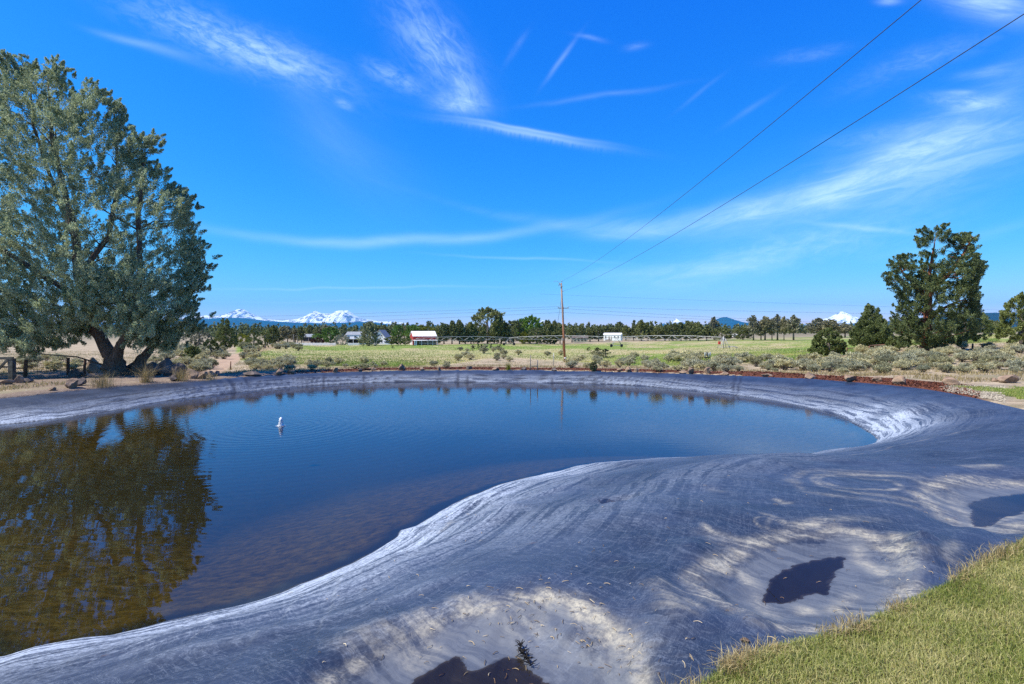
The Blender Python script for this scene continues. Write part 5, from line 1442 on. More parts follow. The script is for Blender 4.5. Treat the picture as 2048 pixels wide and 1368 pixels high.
for i, (px, b, wd, h, dk, lb) in enumerate(ROCKS):
    p = hit(px, b); k = p.y / F
    me = (RD if dk else RM)[i % (4 if dk else 5)]
    o = link(bpy.data.objects.new('rock', me))
    W = wd * k * 1.15; H = max(h * k, 0.12) * 1.65
    o.scale = (W, W * rs.uniform(0.7, 1.0), H); o.rotation_euler = (rs.uniform(-.2, .2), rs.uniform(-.2, .2), rs.uniform(0, 6.28))
    o.scale = (W, W * 0.85, H)
    o.location = p + Vector((0, 0.1, H * 0.28))
    tag(o, lb, 'rock', 'rocks of the bank' if px < 440 else 'rocks along the mulch strip')

# ------------------------------------------------------------------ bark mulch and pebbles, loose
def chips():
    rng = np.random.default_rng(17)
    N = 90000; PXs = rng.uniform(560, 2000, N); Y = rng.uniform(15, 33, N); X = (PXs - 1024) / F * Y
    dC, _, _ = seg_dist(X, Y, Cp[:, :2]); ic = inside(X, Y, Cp)
    lim = np.where(PXs > 1480, 2.2, 1.4)
    k = ~ic & (dC > 0.05) & (dC < lim) & (PXs < 1960)
    X, Y = X[k], Y[k]; z = ground_height(X, Y); n = len(X)
    a = rng.normal(size=(n, 3)); a[:, 2] *= 0.35; a /= np.linalg.norm(a, axis=1)[:, None]
    s = np.cross(a, rng.normal(size=(n, 3))); s /= np.linalg.norm(s, axis=1)[:, None]
    P = np.stack([X, Y, z + 0.015], 1); L = rng.uniform(0.02, 0.06, n)[:, None]; W = rng.uniform(0.008, 0.02, n)[:, None]
    V = np.stack([P - a * L - s * W, P - a * L + s * W, P + a * L + s * W, P + a * L - s * W], 1).reshape(-1, 3)
    m, t, out = mat('bark_chips'); ti = t.attr('tint')
    c = t.mix(ti, (0.05, 0.02, 0.012), (0.21, 0.08, 0.05)); principled(t, out, c, 0.9, 0.1)
    tag(np_mesh('bark_mulch', V, np.arange(n * 4).reshape(n, 4), m, {'tint': np.repeat(rng.random(n), 4)}), 'reddish bark mulch strip round the far rim of the pond', 'mulch', kind='stuff')
    N = 14000; PXs = rng.uniform(1850, 2120, N); Y = rng.uniform(13, 21, N); X = (PXs - 1024) / F * Y
    dC, _, _ = seg_dist(X, Y, Cp[:, :2]); ic = inside(X, Y, Cp)
    k = ~ic & (dC > 0.1) & (X > 8) & (PXs > 1880 + 20 * rng.random(N)) & (Y < 19) & (PXs < 2010)
    X, Y = X[k], Y[k]; z = ground_height(X, Y); n = len(X)
    P = np.stack([X, Y, z + 0.012], 1); r = rng.uniform(0.015, 0.04, n)
    base = np.array([(1, 0, 0), (0, 1, 0), (-1, 0, 0), (0, -1, 0), (0, 0, 0.8)])
    j = rng.uniform(0.7, 1.3, (n, 5, 1))
    V = (P[:, None] + base[None] * r[:, None, None] * j).reshape(-1, 3)
    i = np.arange(n)[:, None] * 5
    Fc = np.concatenate([i + np.array([[0, 1, 4]]), i + np.array([[1, 2, 4]]), i + np.array([[2, 3, 4]]), i + np.array([[3, 0, 4]])])
    m, t, out = mat('pebbles'); ti = t.attr('tint')
    c = t.mix(ti, (0.12, 0.10, 0.075), (0.42, 0.37, 0.28)); principled(t, out, c, 0.85, 0.2)
    tag(np_mesh('gravel', V, Fc, m, {'tint': np.repeat(rng.random(n), 5)}), 'pale gravel between the mulch and the grass patch', 'gravel', kind='stuff')
chips()

# ------------------------------------------------------------------ fountain
def fountain():
    root = empty('fountain', (FOUNT[0], FOUNT[1], ZW), 'small white bubbling water jet rising from the pond', 'fountain')
    m, t, out = mat('white_water')
    p = t.obj(); nz = t.noise(t.mapping(p, (1, 1, 0.4)), 22, 5, 0.7)
    c = t.mix(t.ss(nz, 0.35, 0.65), (0.62, 0.68, 0.74), (0.93, 0.94, 0.95)); pr = principled(t, out, c, 0.25, 0.5, bump=nz, bstr=0.8, bdist=0.03); t.put(pr.inputs['Alpha'], t.ss(nz, 0.30, 0.62, 0.35, 0.95))
    rng = np.random.default_rng(5); rs = random.Random(8)
    mb = MB()
    prof = [(0.0, 0.11), (0.03, 0.09), (0.08, 0.074), (0.16, 0.068), (0.22, 0.062), (0.275, 0.050), (0.31, 0.034), (0.325, 0.012)]
    mb.tube([(rs.uniform(-.004, .004), rs.uniform(-.004, .004), z) for z, r in prof], [r for z, r in prof], 18, rough=0.22, rs=rs)
    for _ in range(40):
        a = rs.uniform(0, 6.28); h = rs.uniform(0.02, 0.30); r = (0.05 + rs.random() ** 2 * 0.03) * (1.25 - 1.8 * h); q = rs.uniform(0.004, 0.010)
        c = Vector((math.cos(a) * r, math.sin(a) * r, h)); mb.tube([c - Vector((0, 0, q)), c, c + Vector((0, 0, q))], [q * 0.4, q, q * 0.3], 5)
    for _ in range(6):
        a = rs.uniform(0, 6.28); l = rs.uniform(0.02, 0.05); hh = rs.uniform(0.16, 0.30)
        e = Vector((math.cos(a) * l, math.sin(a) * l, hh)); mb.tube([(0, 0, 0), e * 0.6, e, e * 1.0 + Vector((e.x, e.y, -0.03))], [0.05, 0.036, 0.02, 0.008], 8, rough=0.3, rs=rs)
    mb.v = [(x * 0.95, y * 0.95, z * 0.84) for x, y, z in mb.v]
    mb.build('jet', m, root)
    mb = MB()
    for _ in range(70):
        a = rs.uniform(0, 6.28); r = 0.08 + rs.random() ** 2.2 * 0.10; q = rs.uniform(0.003, 0.009)
        c = Vector((math.cos(a) * r, math.sin(a) * r, q * 0.3)); mb.tube([c - Vector((0, 0, q)), c, c + Vector((0, 0, q))], [q, q * 1.3, q * 0.4], 6)
    mb.build('splash_ring', m, root)
fountain()

# ------------------------------------------------------------------ utility pole and lines
def wire(name, label, A, B, sag, r, group=None, n=40):
    A = Vector(A); B = Vector(B)
    pts = [A.lerp(B, i / n) - Vector((0, 0, sag * 4 * (i / n) * (1 - i / n))) for i in range(n + 1)]
    mb = MB(); mb.tube([p - A for p in pts], r, 6)
    return tag(mb.build(name, M['wire'], loc=A), label, 'cable', group)
pb = hit(1130, 724)
KP = pb.y / F
def atp(px, py, y):
    return Vector(((px - 1024) / F * y, y, (HY - py) / F * y))
top = atp(1122.5, 566, pb.y)
up_ = empty('utility_pole', pb, 'wooden utility pole, reddish below and grey above, leaning slightly left', 'pole')
mb = MB(); T_ = top - pb
mb.tube([Vector((0, 0, -0.4)), T_ * 0.3, T_ * 0.65, T_], [0.165, 0.15, 0.128, 0.105], 14); mb.build('pole_shaft', M['pole'], up_)
mb = MB(); mb.tube([T_ * 0.985 + Vector((0.05, -0.05, -0.05)), T_ + Vector((0.08, -0.08, 0.28))], 0.03, 8)
mb.tube([T_ + Vector((0.08, -0.08, 0.2)), T_ + Vector((0.08, -0.08, 0.26)), T_ + Vector((0.08, -0.08, 0.34))], [0.07, 0.075, 0.03], 10); mb.build('insulator', M['insul'], up_)
mb = MB(); mb.tube([T_ * 0.90 + Vector((0.12, -0.08, -0.08)), T_ * 0.90 + Vector((0.24, -0.14, -0.02))], [0.05, 0.05], 8); mb.build('insulator', M['insul'], up_)
mb = MB(); c = T_ + Vector((-0.30, -0.1, -0.18)); mb.tube([c + Vector((0.06, 0, 0.2)), c, c - Vector((0.05, 0, 0.25))], [0.045, 0.055, 0.04], 8)
mb.tube([T_ * 0.97, c + Vector((0.03, 0, 0.1))], 0.025, 6); mb.tube([c + Vector((0.05, 0, 0.2)), c + Vector((-0.25, 0, 0.42)), c + Vector((-0.62, 0, 0.46)), c + Vector((-0.78, 0, 0.30))], 0.018, 6)
mb.build('fuse_cutout', M['insul'], up_)
mb = MB(); mb.tube([T_ * 0.955 + Vector((-0.25, -0.13, 0)), T_ * 0.955 + Vector((0.2, -0.13, 0.04))], 0.035, 6); mb.build('bracket', M['steel'], up_)
mb = MB(); mb.box(T_ * 0.29 + Vector((-0.22, -0.12, 0)), (0.24, 0.2, 0.42)); mb.tube([T_ * 0.29 + Vector((-0.30, -0.12, -0.2)), T_ * 0.29 + Vector((-0.30, -0.12, -0.9))], 0.05, 6); mb.build('meter_box', M['tan'], up_)
mb = MB(); mb.tube([Vector((0.0, -0.17, 0.5)), Vector((0.0, -0.17, 0.62))], [0.17, 0.17], 10); mb.build('pale_band', M['white'], up_)
# main conductors going up over the viewer's right shoulder
wire('overhead_line', 'upper of two overhead lines running from the pole top over the right of the pond', top + Vector((0.1, -0.08, 0.28)), (9.0, -12, 8.1), 1.2, 0.010, 'overhead lines from the pole')
wire('overhead_line', 'lower of two overhead lines running from the pole over the right of the pond', pb + T_ * 0.90 + Vector((0.24, -0.14, -0.02)), (10.1, -12, 7.1), 1.2, 0.010, 'overhead lines from the pole')
wire('guy_wire', 'thin guy wire slanting down from the pole to the left behind it', pb + T_ * 0.84, atp(1114, 655, pb.y + 20), 0.0, 0.02)
# the line that crosses behind: its pole stands straight behind the near one
y2 = 112.0
p2 = Vector(((1126.5 - 1024) / F * y2, y2, gz((1126.5 - 1024) / F * y2, y2)))
q2 = empty('utility_pole', p2, 'second utility pole hidden behind the leaning one, only its crossarm tips showing', 'pole')
zt = (HY - 613) / F * y2 - p2.z
mb = MB(); mb.tube([(0, 0, -0.4), (0, 0, zt)], [0.15, 0.10], 12); mb.build('pole_shaft', M['pole'], q2)
mb = MB(); mb.box((0, -0.14, zt - 0.35), (2.3, 0.1, 0.12)); mb.build('crossarm', M['greywood'], q2)
for sx in (-1.12, 1.05):
    mb = MB(); mb.tube([(sx, -0.14, zt - 0.3), (sx, -0.14, zt - 0.12), (sx, -0.14, zt - 0.02)], [0.05, 0.09, 0.05], 8); mb.build('insulator', M['insul'], q2)
G2 = 'distribution wires crossing behind the pole'
zc = p2.z + zt
wire('distribution_wire', 'highest distant wire left of the pole', p2 + Vector((-1.12, -0.14, zt - 0.02)), atp(-700, 646, 128), 1.2, 0.017, G2)
wire('distribution_wire', 'middle distant wire left of the pole', p2 + Vector((0, -0.14, zt - 0.45)), atp(-700, 656, 128), 1.4, 0.017, G2)
wire('distribution_wire', 'lowest distant wire left of the pole', p2 + Vector((0, -0.14, zt - 1.3)), atp(-700, 664, 128), 1.5, 0.017, G2)
wire('distribution_wire', 'highest distant wire right of the pole, close under the crossarm', p2 + Vector((1.05, -0.14, zt - 0.02)), atp(2500, 634, 140), 0.6, 0.017, G2)
wire('distribution_wire', 'middle distant wire right of the pole, sinking towards the tree tops', p2 + Vector((0, -0.14, zt - 0.45)), atp(1900, 652, 140), 0.5, 0.017, G2)
wire('distribution_wire', 'lowest distant wire right of the pole', p2 + Vector((0, -0.14, zt - 1.3)), atp(1800, 650, 140), 0.4, 0.017, G2)
wire('distribution_wire', 'faint far wire above the blue cone mountain and the lone white peak', atp(1080, 588, 190), atp(2400, 630, 190), 0.6, 0.018, G2)

# ------------------------------------------------------------------ gate and fences on the left
def gate():
    b = hit(24, 766); k = b.y / F
    root = empty('wooden_gate', b, 'dark wooden field gate with a diagonal brace at the left edge', 'gate')
    H = 50 * k; W = 70 * k
    def part(nm, c, s, M3=None):
        mb = MB(); mb.box(c, s, M=M3); return mb.build(nm, M['gate'], root)
    part('post', (0, 0, H * 0.45), (9 * k, 8 * k, H * 1.02))
    part('post', (-W, 0, H * 0.45), (8 * k, 8 * k, H * 1.0))
    part('rail', (-W / 2 + 2.5 * k, -3 * k, H * 0.97), (W + 6 * k, 3 * k, 5 * k))
    part('rail', (-W / 2 - 1 * k, -2 * k, H * 0.62), (W - 6 * k, 2 * k, 3 * k))
    part('rail', (-W / 2 - 1 * k, -2 * k, H * 0.32), (W - 6 * k, 2 * k, 3.4 * k))
    part('brace', (-W * 0.27, -4 * k, H * 0.62), (40 * k, 2 * k, 4.5 * k), Matrix.Rotation(-R(47), 3, 'Y'))
    mb = MB(); mb.tube([(5 * k, -2 * k, H * 0.85), (9 * k, -2 * k, H * 0.72), (8 * k, -2 * k, H * 0.5), (5 * k, -2 * k, H * 0.42)], 0.6 * k, 6); mb.build('latch_chain', M['wire'], root)
gate()
def wire_fence():
    posts = [(50, 753, 33, 7), (137, 750, 34, 6), (169, 752, 32, 5)]
    b0 = hit(50, 753)
    root = empty('wire_fence', b0, 'old sagging wire fence on short brown wooden posts left of the big tree', 'fence')
    rs = random.Random(2); tops = []
    for (px, b, h, w_) in posts:
        p = hit(px, b); k = p.y / F
        mb = MB(); q = p - b0
        mb.tube([q + Vector((0, 0, -0.2)), q + Vector((rs.uniform(-.03, .03), 0, h * k * 0.5)), q + Vector((rs.uniform(-.06, .06), 0, h * k))], [w_ * k / 2, w_ * k / 2.1, w_ * k / 2.3], 9, rough=0.08, rs=rs)
        mb.build('post', M['brownwood'], root); tops.append((q, h * k))
    for f in (0.35, 0.65, 0.9):
        for i in range(2):
            A = tops[i][0] + Vector((0, -0.06, tops[i][1] * f)); B = tops[i + 1][0] + Vector((0, -0.06, tops[i + 1][1] * f))
            mb = MB(); sg = rs.uniform(0.08, 0.30)
            mb.tube([A.lerp(B, j / 12) - Vector((0, 0, sg * 4 * j / 12 * (1 - j / 12))) for j in range(13)], 0.011, 5); mb.build('fence_wire', M['wire'], root)
    A = tops[0][0]; k = b0.y / F
    mb = MB(); mb.box(A + Vector((-12 * k, 0.05, 6 * k)), (22 * k, 1.6 * k, 3.5 * k)); mb.build('rail', M['gate'], root)
    mb = MB(); mb.box(A + Vector((-10 * k, 0.05, 16 * k)), (24 * k, 1.2 * k, 2.2 * k)); mb.build('rail', M['gate'], root)
wire_fence()
def rail_fence():
    a = hit(1694, 704); b = hit(1778, 702)
    root = empty('rail_fence', a, 'low rusty brown rail fence between the round shrub and the red-trunked tree', 'fence')
    d = b - a; k = a.y / F
    for f in (0.0, 0.26, 0.6, 0.72, 1.0):
        q = d * f; mb = MB(); mb.tube([q + Vector((0, 0, -0.1)), q + Vector((0, 0, 9 * k))], 1.1 * k, 7); mb.build('post', M['rail'], root)
    mb = MB(); mb.tube([Vector((0, -0.08, 7 * k)), d * 0.6 + Vector((0, -0.08, 8 * k))], 0.95 * k, 7); mb.build('rail', M['rail'], root)
    for h in (5, 10):
        mb = MB(); mb.tube([d * 0.6 + Vector((0, -0.08, h * k)), d + Vector((0, -0.08, h * k))], 0.95 * k, 7); mb.build('rail', M['rail'], root)
rail_fence()
def stake(px, b, h, w_, lb, mt):
    p = hit(px, b); k = p.y / F
    mb = MB(); mb.tube([(0, 0, -0.1), (0.01, 0, h * k * 0.6), (0.02, 0, h * k)], [w_ * k / 2, w_ * k / 2, w_ * k / 2.4], 7)
    tag(mb.build('stake', M[mt], loc=p), lb, 'stake', 'stakes in the open ground')
stake(461, 740, 17, 2.2, 'thin dark metal stake beside the near end of the dirt track', 'rail')
stake(1945, 700, 13, 3.4, 'short dark wooden post standing alone in the sagebrush on the right', 'brownwood')
stake(1107, 732, 26, 1.3, 'thin steel T-post just left of the utility pole', 'steel')
stake(587, 691, 22, 1.6, 'thin tall grey post in the horse paddock', 'greywood')
stake(595, 690, 15, 1.2, 'short grey post just right of the tall one in the paddock', 'greywood')
def brace():
    a = hit(1061, 741); b = hit(1075, 741); k = a.y / F
    root = empty('fence_brace', a, 'grey steel H-shaped fence brace standing behind the mulch', 'brace')
    d = b - a
    for f, h in ((0, 30), (1, 20)):
        mb = MB(); mb.tube([d * f + Vector((0, 0, -0.1)), d * f + Vector((0, 0, h * k))], (0.8 if f == 0 else 1.1) * k, 7); mb.build('post', M['greywood'], root)
    mb = MB(); mb.tube([Vector((0, 0, 8 * k)), d + Vector((0, 0, 8 * k))], 1.0 * k, 7); mb.build('crossbar', M['greywood'], root)
brace()
def valves():
    b = hit(1415, 722); k = b.y / F
    root = empty('irrigation_valve', b, 'cluster of grey steel valve canisters on short pipes above the sagebrush', 'valve')
    for i, (dx, h, mt) in enumerate([(-5, 16.5, 'steel'), (-1, 18.5, 'greyboards'), (2, 16, 'steel'), (5.5, 17.5, 'steel')]):
        mb = MB(); mb.tube([(dx * k, 0, (h - 9) * k), (dx * k, 0, (h - 8.5) * k), (dx * k, 0, (h - 1) * k), (dx * k, 0, h * k)], [0.9 * k, 1.4 * k, 1.4 * k, 0.8 * k], 10)
        cn = mb.build('canister', M[mt], root)
    mb = MB(); mb.tube([(-6 * k, 0, 6.5 * k), (6.5 * k, 0, 6.5 * k)], 0.8 * k, 7)
    for dx in (-5, -1, 2, 5.5): mb.tube([(dx * k, 0, -0.2), (dx * k, 0, 8 * k)], 0.6 * k, 6)
    mb.build('pipe_frame', M['rubber'], root)
valves()

# ------------------------------------------------------------------ centre pivot irrigation boom
def pivot():
    tw = [(1447, 697, 675), (1233, 695, 675), (1018, 691.5, 675.5), (800, 690, 676)]      # px, foot row, pipe row; the last is off behind the barn
    P = []
    for px, b, t in tw:
        p = hit(px, b) if px != 800 else hit(832, 691.2)
        P.append((p, (b - t) * p.y / F))
    root = empty('irrigation_pivot', P[0][0], 'long galvanised irrigation boom on wheeled towers across the green field', 'irrigation boom')
    o = P[0][0]
    for i in range(3):
        A = P[i][0] - o + Vector((0, 0, P[i][1])); B = P[i + 1][0] - o + Vector((0, 0, P[i + 1][1]))
        n = 24; L = (B - A).length
        bow = [A.lerp(B, j / n) + Vector((0, 0, L * 0.016 * 4 * (j / n) * (1 - j / n))) for j in range(n + 1)]
        mb = MB(); mb.tube(bow, 0.07, 7); mb.build('water_pipe', M['steel'], root)
        mb = MB(); low = []
        side = (B - A).normalized().cross(Vector((0, 0, 1)))
        for j in range(1, 8):
            f = j / 8; c = A.lerp(B, f) + Vector((0, 0, L * 0.016 * 4 * f * (1 - f) - 1.25 * math.sin(math.pi * f) ** 0.5)); low.append(c)
        for s in (-1, 1):
            pts = [A - Vector((0, 0, 0.3))] + [c + side * 0.45 * s for c in low] + [B - Vector((0, 0, 0.3))]
            mb.tube(pts, 0.022, 5)
            for j, c in enumerate(low):
                f = (j + 1) / 8
                for g in (f - 1 / 16, f + 1 / 16):
                    mb.tube([A.lerp(B, g) + Vector((0, 0, L * 0.016 * 4 * g * (1 - g))), c + side * 0.45 * s], 0.034, 5)
        for j, c in enumerate(low): mb.tube([c + side * 0.45, c - side * 0.45], 0.04, 5)
        mb.build('truss', M['steel'], root)
        mb = MB()
        for j in range(1, 16):
            c = A.lerp(B, j / 16) + Vector((0, 0, L * 0.016 * 4 * (j / 16) * (1 - j / 16))); mb.tube([c, c - Vector((0, 0, 1.7))], 0.02, 5)
        mb.build('drop_hoses', M['rubber'], root)
    for i, (p, h) in enumerate(P[:3]):
        q = p - o
        mb = MB()
        if i == 0:
            for sx in (-1, 1):
                for sy in (-1, 1): mb.tube([q + Vector((sx * 1.25, sy * 1.25, 0)), q + Vector((sx * 0.22, sy * 0.22, h - 0.1))], 0.065, 6)
            for z, w_ in ((0.35, 1.15), (1.2, 0.85), (2.0, 0.6)):
                for a, b_ in (((-1, -1), (1, -1)), ((1, -1), (1, 1)), ((1, 1), (-1, 1)), ((-1, 1), (-1, -1))): mb.tube([q + Vector((a[0] * w_, a[1] * w_, z)), q + Vector((b_[0] * w_, b_[1] * w_, z))], 0.035, 5)
            mb.tube([q + Vector((0, 0, 0)), q + Vector((0, 0, h + 0.35))], 0.10, 8)
            mb.tube([q + Vector((1.2, 0, 0.5)), q + Vector((2.6, -0.4, 0.55)), q + Vector((3.6, -0.6, 0.1))], 0.12, 7)
            mb.build('pivot_tower', M['steel'], root)
            mb = MB(); mb.box(q + Vector((-1.35, -0.6, 1.5)), (0.55, 0.4, 0.8)); mb.build('control_cabinet', M['redbox'], root)
        else:
            d = (P[i - 1][0] - P[i + 1][0]).normalized(); fw = Vector((-d.y, d.x, 0))
            ax = Vector((1, 0.25, 0)).normalized()
            for s in (-1, 1):
                foot = q + ax * s * 1.75 + Vector((0, 0, 0.55))
                mb.tube([foot, q + Vector((0, 0, h))], 0.07, 6); mb.tube([foot, q + d * 0.6 + Vector((0, 0, h))], 0.05, 6)
            mb.tube([q + ax * -1.75 + Vector((0, 0, 0.55)), q + ax * 1.75 + Vector((0, 0, 0.55))], 0.09, 6)
            mb.build('tower_frame', M['steel'], root)
            for s in (-1, 1):
                c = q + ax * s * 1.75 + Vector((0, 0, 0.55)); sd_ = Vector((-ax.y, ax.x, 0))
                mb = MB(); mb.tube([c - sd_ * 0.16, c - sd_ * 0.12, c + sd_ * 0.12, c + sd_ * 0.16], [0.34, 0.45, 0.45, 0.34], 16); wl = mb.build('wheel', M['rubber'], root)
pivot()

# ------------------------------------------------------------------ buildings
def framed(px, b, name, label, cat, ry=0.0, y=None):
    p = hit(px, b) if y is None else Vector(((px - 1024) / F * y, y, -(b - HY) / F * y))
    return empty(name, p, label, cat, None, ry), p.y / F
def gable_prism(mb, x0, x1, yw, z0, z1, over=0.0, mi=0, thick=0.0, yc=0.0):
    """walls under a gable roof, ridge along x"""
    mb.prism([(yc - yw, 0), (yc + yw, 0), (yc + yw, z0), (yc, z1), (yc - yw, z0)], x0, x1, mi, Matrix(((0, 1, 0), (1, 0, 0), (0, 0, 1))))
def barn():
    root, k = framed(848, 689.6, 'red_barn', 'red barn with a white metal roof and an open lean-to', 'barn', R(24))
    L = 25 * k; W = 13 * k; E = 17.5 * k; RZ = 26.5 * k
    mb = MB(); gable_prism(mb, -L, L * 0.86, W, E, RZ); mb.build('wall', M['red'], root)
    mb = MB()
    for s in (-1, 1):
        a = math.atan2(RZ - E, W); ln = math.hypot(RZ - E, W) + 1.5 * k
        mb.box((-L * 0.07, s * (W / 2 + 0.6 * k), (E + RZ) / 2 - 0.2 * k + 0.3 * k), (2 * L * 0.97, ln, 0.9 * k), M=Matrix.Rotation(-s * a, 3, 'X'))
    mb.build('roof', M['whiteroof'], root)
    mb = MB(); mb.box((-L * 0.07, -W - 6 * k, 9.4 * k), (2 * L * 0.93, 13 * k, 0.7 * k), M=Matrix.Rotation(R(4), 3, 'X')); mb.build('lean_to_roof', M['whiteroof'], root)
    mb = MB(); mb.box((-L * 0.07, -W - 0.03, 4.3 * k), (2 * L * 0.88, 0.1, 8.4 * k)); mb.build('open_bay', M['greyboards'], root)
    for i, x in enumerate([-L * 0.98, -L * 0.86, -L * 0.45, L * 0.05, L * 0.45, L * 0.82]):
        mb = MB(); mb.box((x, -W - 12 * k, 4.4 * k), (0.9 * k if i > 1 else 2.0 * k, 0.9 * k, 8.8 * k)); mb.build('lean_to_post', M['white'], root)
    for y_ in (-7, 0, 7):
        mb = MB(); mb.box((-L - 0.06, y_ * k, 5.2 * k), (0.12, 4.2 * k, 10.4 * k)); mb.build('door', M['white'], root)
    mb = MB()
    for z in (3, 6): mb.box((L * 0.1, -W - 12.6 * k, z * k), (L * 1.5, 0.3 * k, 0.8 * k))
    mb.build('corral_rail', M['steel'], root)
barn()
def house():
    root, k = framed(716, 689, 'white_house', 'long white two-storey farmhouse with a steep gabled end', 'house', R(-6))
    mb = MB(); gable_prism(mb, -25 * k, 38 * k, 10 * k, 19 * k, 25 * k, yc=10 * k); mb.build('wall', M['white'], root)
    mb = MB()
    a = math.atan2(6, 10)
    for s in (-1, 1): mb.box((6.5 * k, 10 * k + s * 5.3 * k, 22.2 * k), (66 * k, 12.6 * k, 0.6 * k), M=Matrix.Rotation(-s * a, 3, 'X'))
    mb.build('roof', M['greyroof'], root)
    mb = MB(); mb.box((6 * k, -2.2 * k, 11.0 * k), (60 * k, 5 * k, 0.5 * k)); mb.build('porch_roof', M['greyroof'], root)
    mb = MB(); mb.box((6 * k, -0.05, 6.2 * k), (58 * k, 0.12, 6.5 * k)); mb.build('porch_opening', M['dark'], root)
    for x in (-20, -8, 4, 16, 28): 
        mb = MB(); mb.box((x * k, -4.3 * k, 5.3 * k), (0.7 * k, 0.7 * k, 10.8 * k)); mb.build('porch_post', M['white'], root)
    for x, z, w_, h in ((-20, 14.5, 3, 3.2), (-6, 15, 3, 3.2), (12, 14, 4.6, 6.5), (23, 15.5, 2.6, 2.6)):
        mb = MB(); mb.box((x * k, -0.06, z * k), (w_ * k, 0.1, h * k)); wn = mb.build('window', M['glass'], root)
        mb = MB(); mb.box((x * k, -0.09, (z - h / 2 - 0.3) * k), ((w_ + 0.6) * k, 0.14, 0.5 * k)); mb.build('sill', M['white'], wn)
    # steep gable wing to the right, its end facing the pond
    cx = 46 * k
    mb = MB(); mb.prism([(cx - 12 * k, 0), (cx + 12 * k, 0), (cx + 12 * k, 14 * k), (cx, 28 * k), (cx - 12 * k, 14 * k)], -5 * k, 26 * k); mb.build('wall', M['white'], root)
    mb = MB(); a = math.atan2(14, 12)
    for s in (-1, 1): mb.box((cx + s * 6.8 * k, 10 * k, 21.4 * k), (20.5 * k, 34 * k, 0.9 * k), M=Matrix.Rotation(s * a, 3, 'Y'))
    mb.build('roof', M['greyroof'], root)
    for x, z, w_, h in ((-2.4, 18.5, 1.9, 3.0), (0.4, 18.8, 1.9, 3.0), (4.4, 18.2, 2.0, 2.6), (4.5, 7, 2.6, 4)):
        mb = MB(); mb.box((cx + x * k, -5 * k - 0.06, z * k), (w_ * k, 0.1, h * k)); wn = mb.build('window', M['glass'], root)
        mb = MB(); mb.box((cx + x * k, -5 * k - 0.09, (z - h / 2 - 0.25) * k), ((w_ + 0.5) * k, 0.14, 0.4 * k)); mb.build('sill', M['white'], wn)
house()
def shed():
    root, k = framed(618, 683, 'shed', 'low tan shed with a grey roof behind the horse paddock', 'shed', R(4))
    mb = MB(); gable_prism(mb, -13 * k, 13 * k, 8 * k, 9 * k, 14 * k); mb.build('wall', M['tan'], root)
    mb = MB(); a = math.atan2(5, 8)
    for s in (-1, 1): mb.box((0, s * 4.4 * k, 11.9 * k), (29 * k, 10.8 * k, 0.6 * k), M=Matrix.Rotation(-s * a, 3, 'X'))
    mb.build('roof', M['greyroof'], root)
    mb = MB(); mb.box((1 * k, -8 * k - 0.05, 4.6 * k), (20 * k, 0.1, 6.5 * k)); mb.build('open_bay', M['dark'], root)
    for x in (-8, 2, 11):
        mb = MB(); mb.box((x * k, -8.4 * k, 4.6 * k), (0.7 * k, 0.6 * k, 9 * k)); mb.build('post', M['tan'], root)
shed()
def mobile_home():
    root, k = framed(1226, 681, 'mobile_home', 'long low white mobile home with a pale low-pitched roof', 'house', R(-24), y=200)
    mb = MB(); gable_prism(mb, -17 * k, 17 * k, 8 * k, 11.5 * k, 14.5 * k); mb.build('wall', M['white'], root)
    mb = MB(); a = math.atan2(3, 8)
    for s in (-1, 1): mb.box((0, s * 4.3 * k, 13.3 * k), (36 * k, 9.6 * k, 0.5 * k), M=Matrix.Rotation(-s * a, 3, 'X'))
    mb.build('roof', M['whiteroof'], root)
    for x, w_, h, z, nm, mt in ((-13, 2.2, 4.5, 7, 'window', 'glass'), (-6, 2.6, 8.5, 4.5, 'door', 'tan'), (-1.5, 1.6, 8.5, 4.5, 'door', 'tan'), (5, 2.2, 3, 7.5, 'window', 'glass'), (12, 2.2, 3, 7.5, 'window', 'glass')):
        mb = MB(); mb.box((x * k, -8 * k - 0.05, z * k), (w_ * k, 0.1, h * k)); mb.build(nm, M[mt], root)
    mb = MB(); mb.box((17 * k + 0.05, -2 * k, 7.5 * k), (0.1, 3 * k, 3.5 * k)); mb.build('window', M['glass'], root)
    mb = MB(); mb.box((-8 * k, -10 * k, 1.2 * k), (10 * k, 4 * k, 2.0 * k)); mb.build('porch_step', M['greywood'], root)
mobile_home()
def pole_house():
    root, k = framed(1160, 684, 'house', 'low grey-roofed house half hidden behind the utility pole', 'house', R(-8), y=205)
    mb = MB(); gable_prism(mb, -15 * k, 15 * k, 8 * k, 7.5 * k, 12 * k); mb.build('wall', M['tan'], root)
    mb = MB(); a = math.atan2(4.5, 8)
    for s in (-1, 1): mb.box((0, s * 4.4 * k, 10.2 * k), (33 * k, 10.4 * k, 0.6 * k), M=Matrix.Rotation(-s * a, 3, 'X'))
    mb.build('roof', M['tanroof'], root)
    for x in (-10, -3, 4, 10):
        mb = MB(); mb.box((x * k, -8 * k - 0.05, 5 * k), (3.2 * k, 0.1, 3.4 * k)); mb.build('window', M['glass'], root)
    mb = MB(); mb.box((9 * k, 2 * k, 11.5 * k), (1.6 * k, 1.6 * k, 4 * k)); mb.build('chimney', M['white'], root)
pole_house()
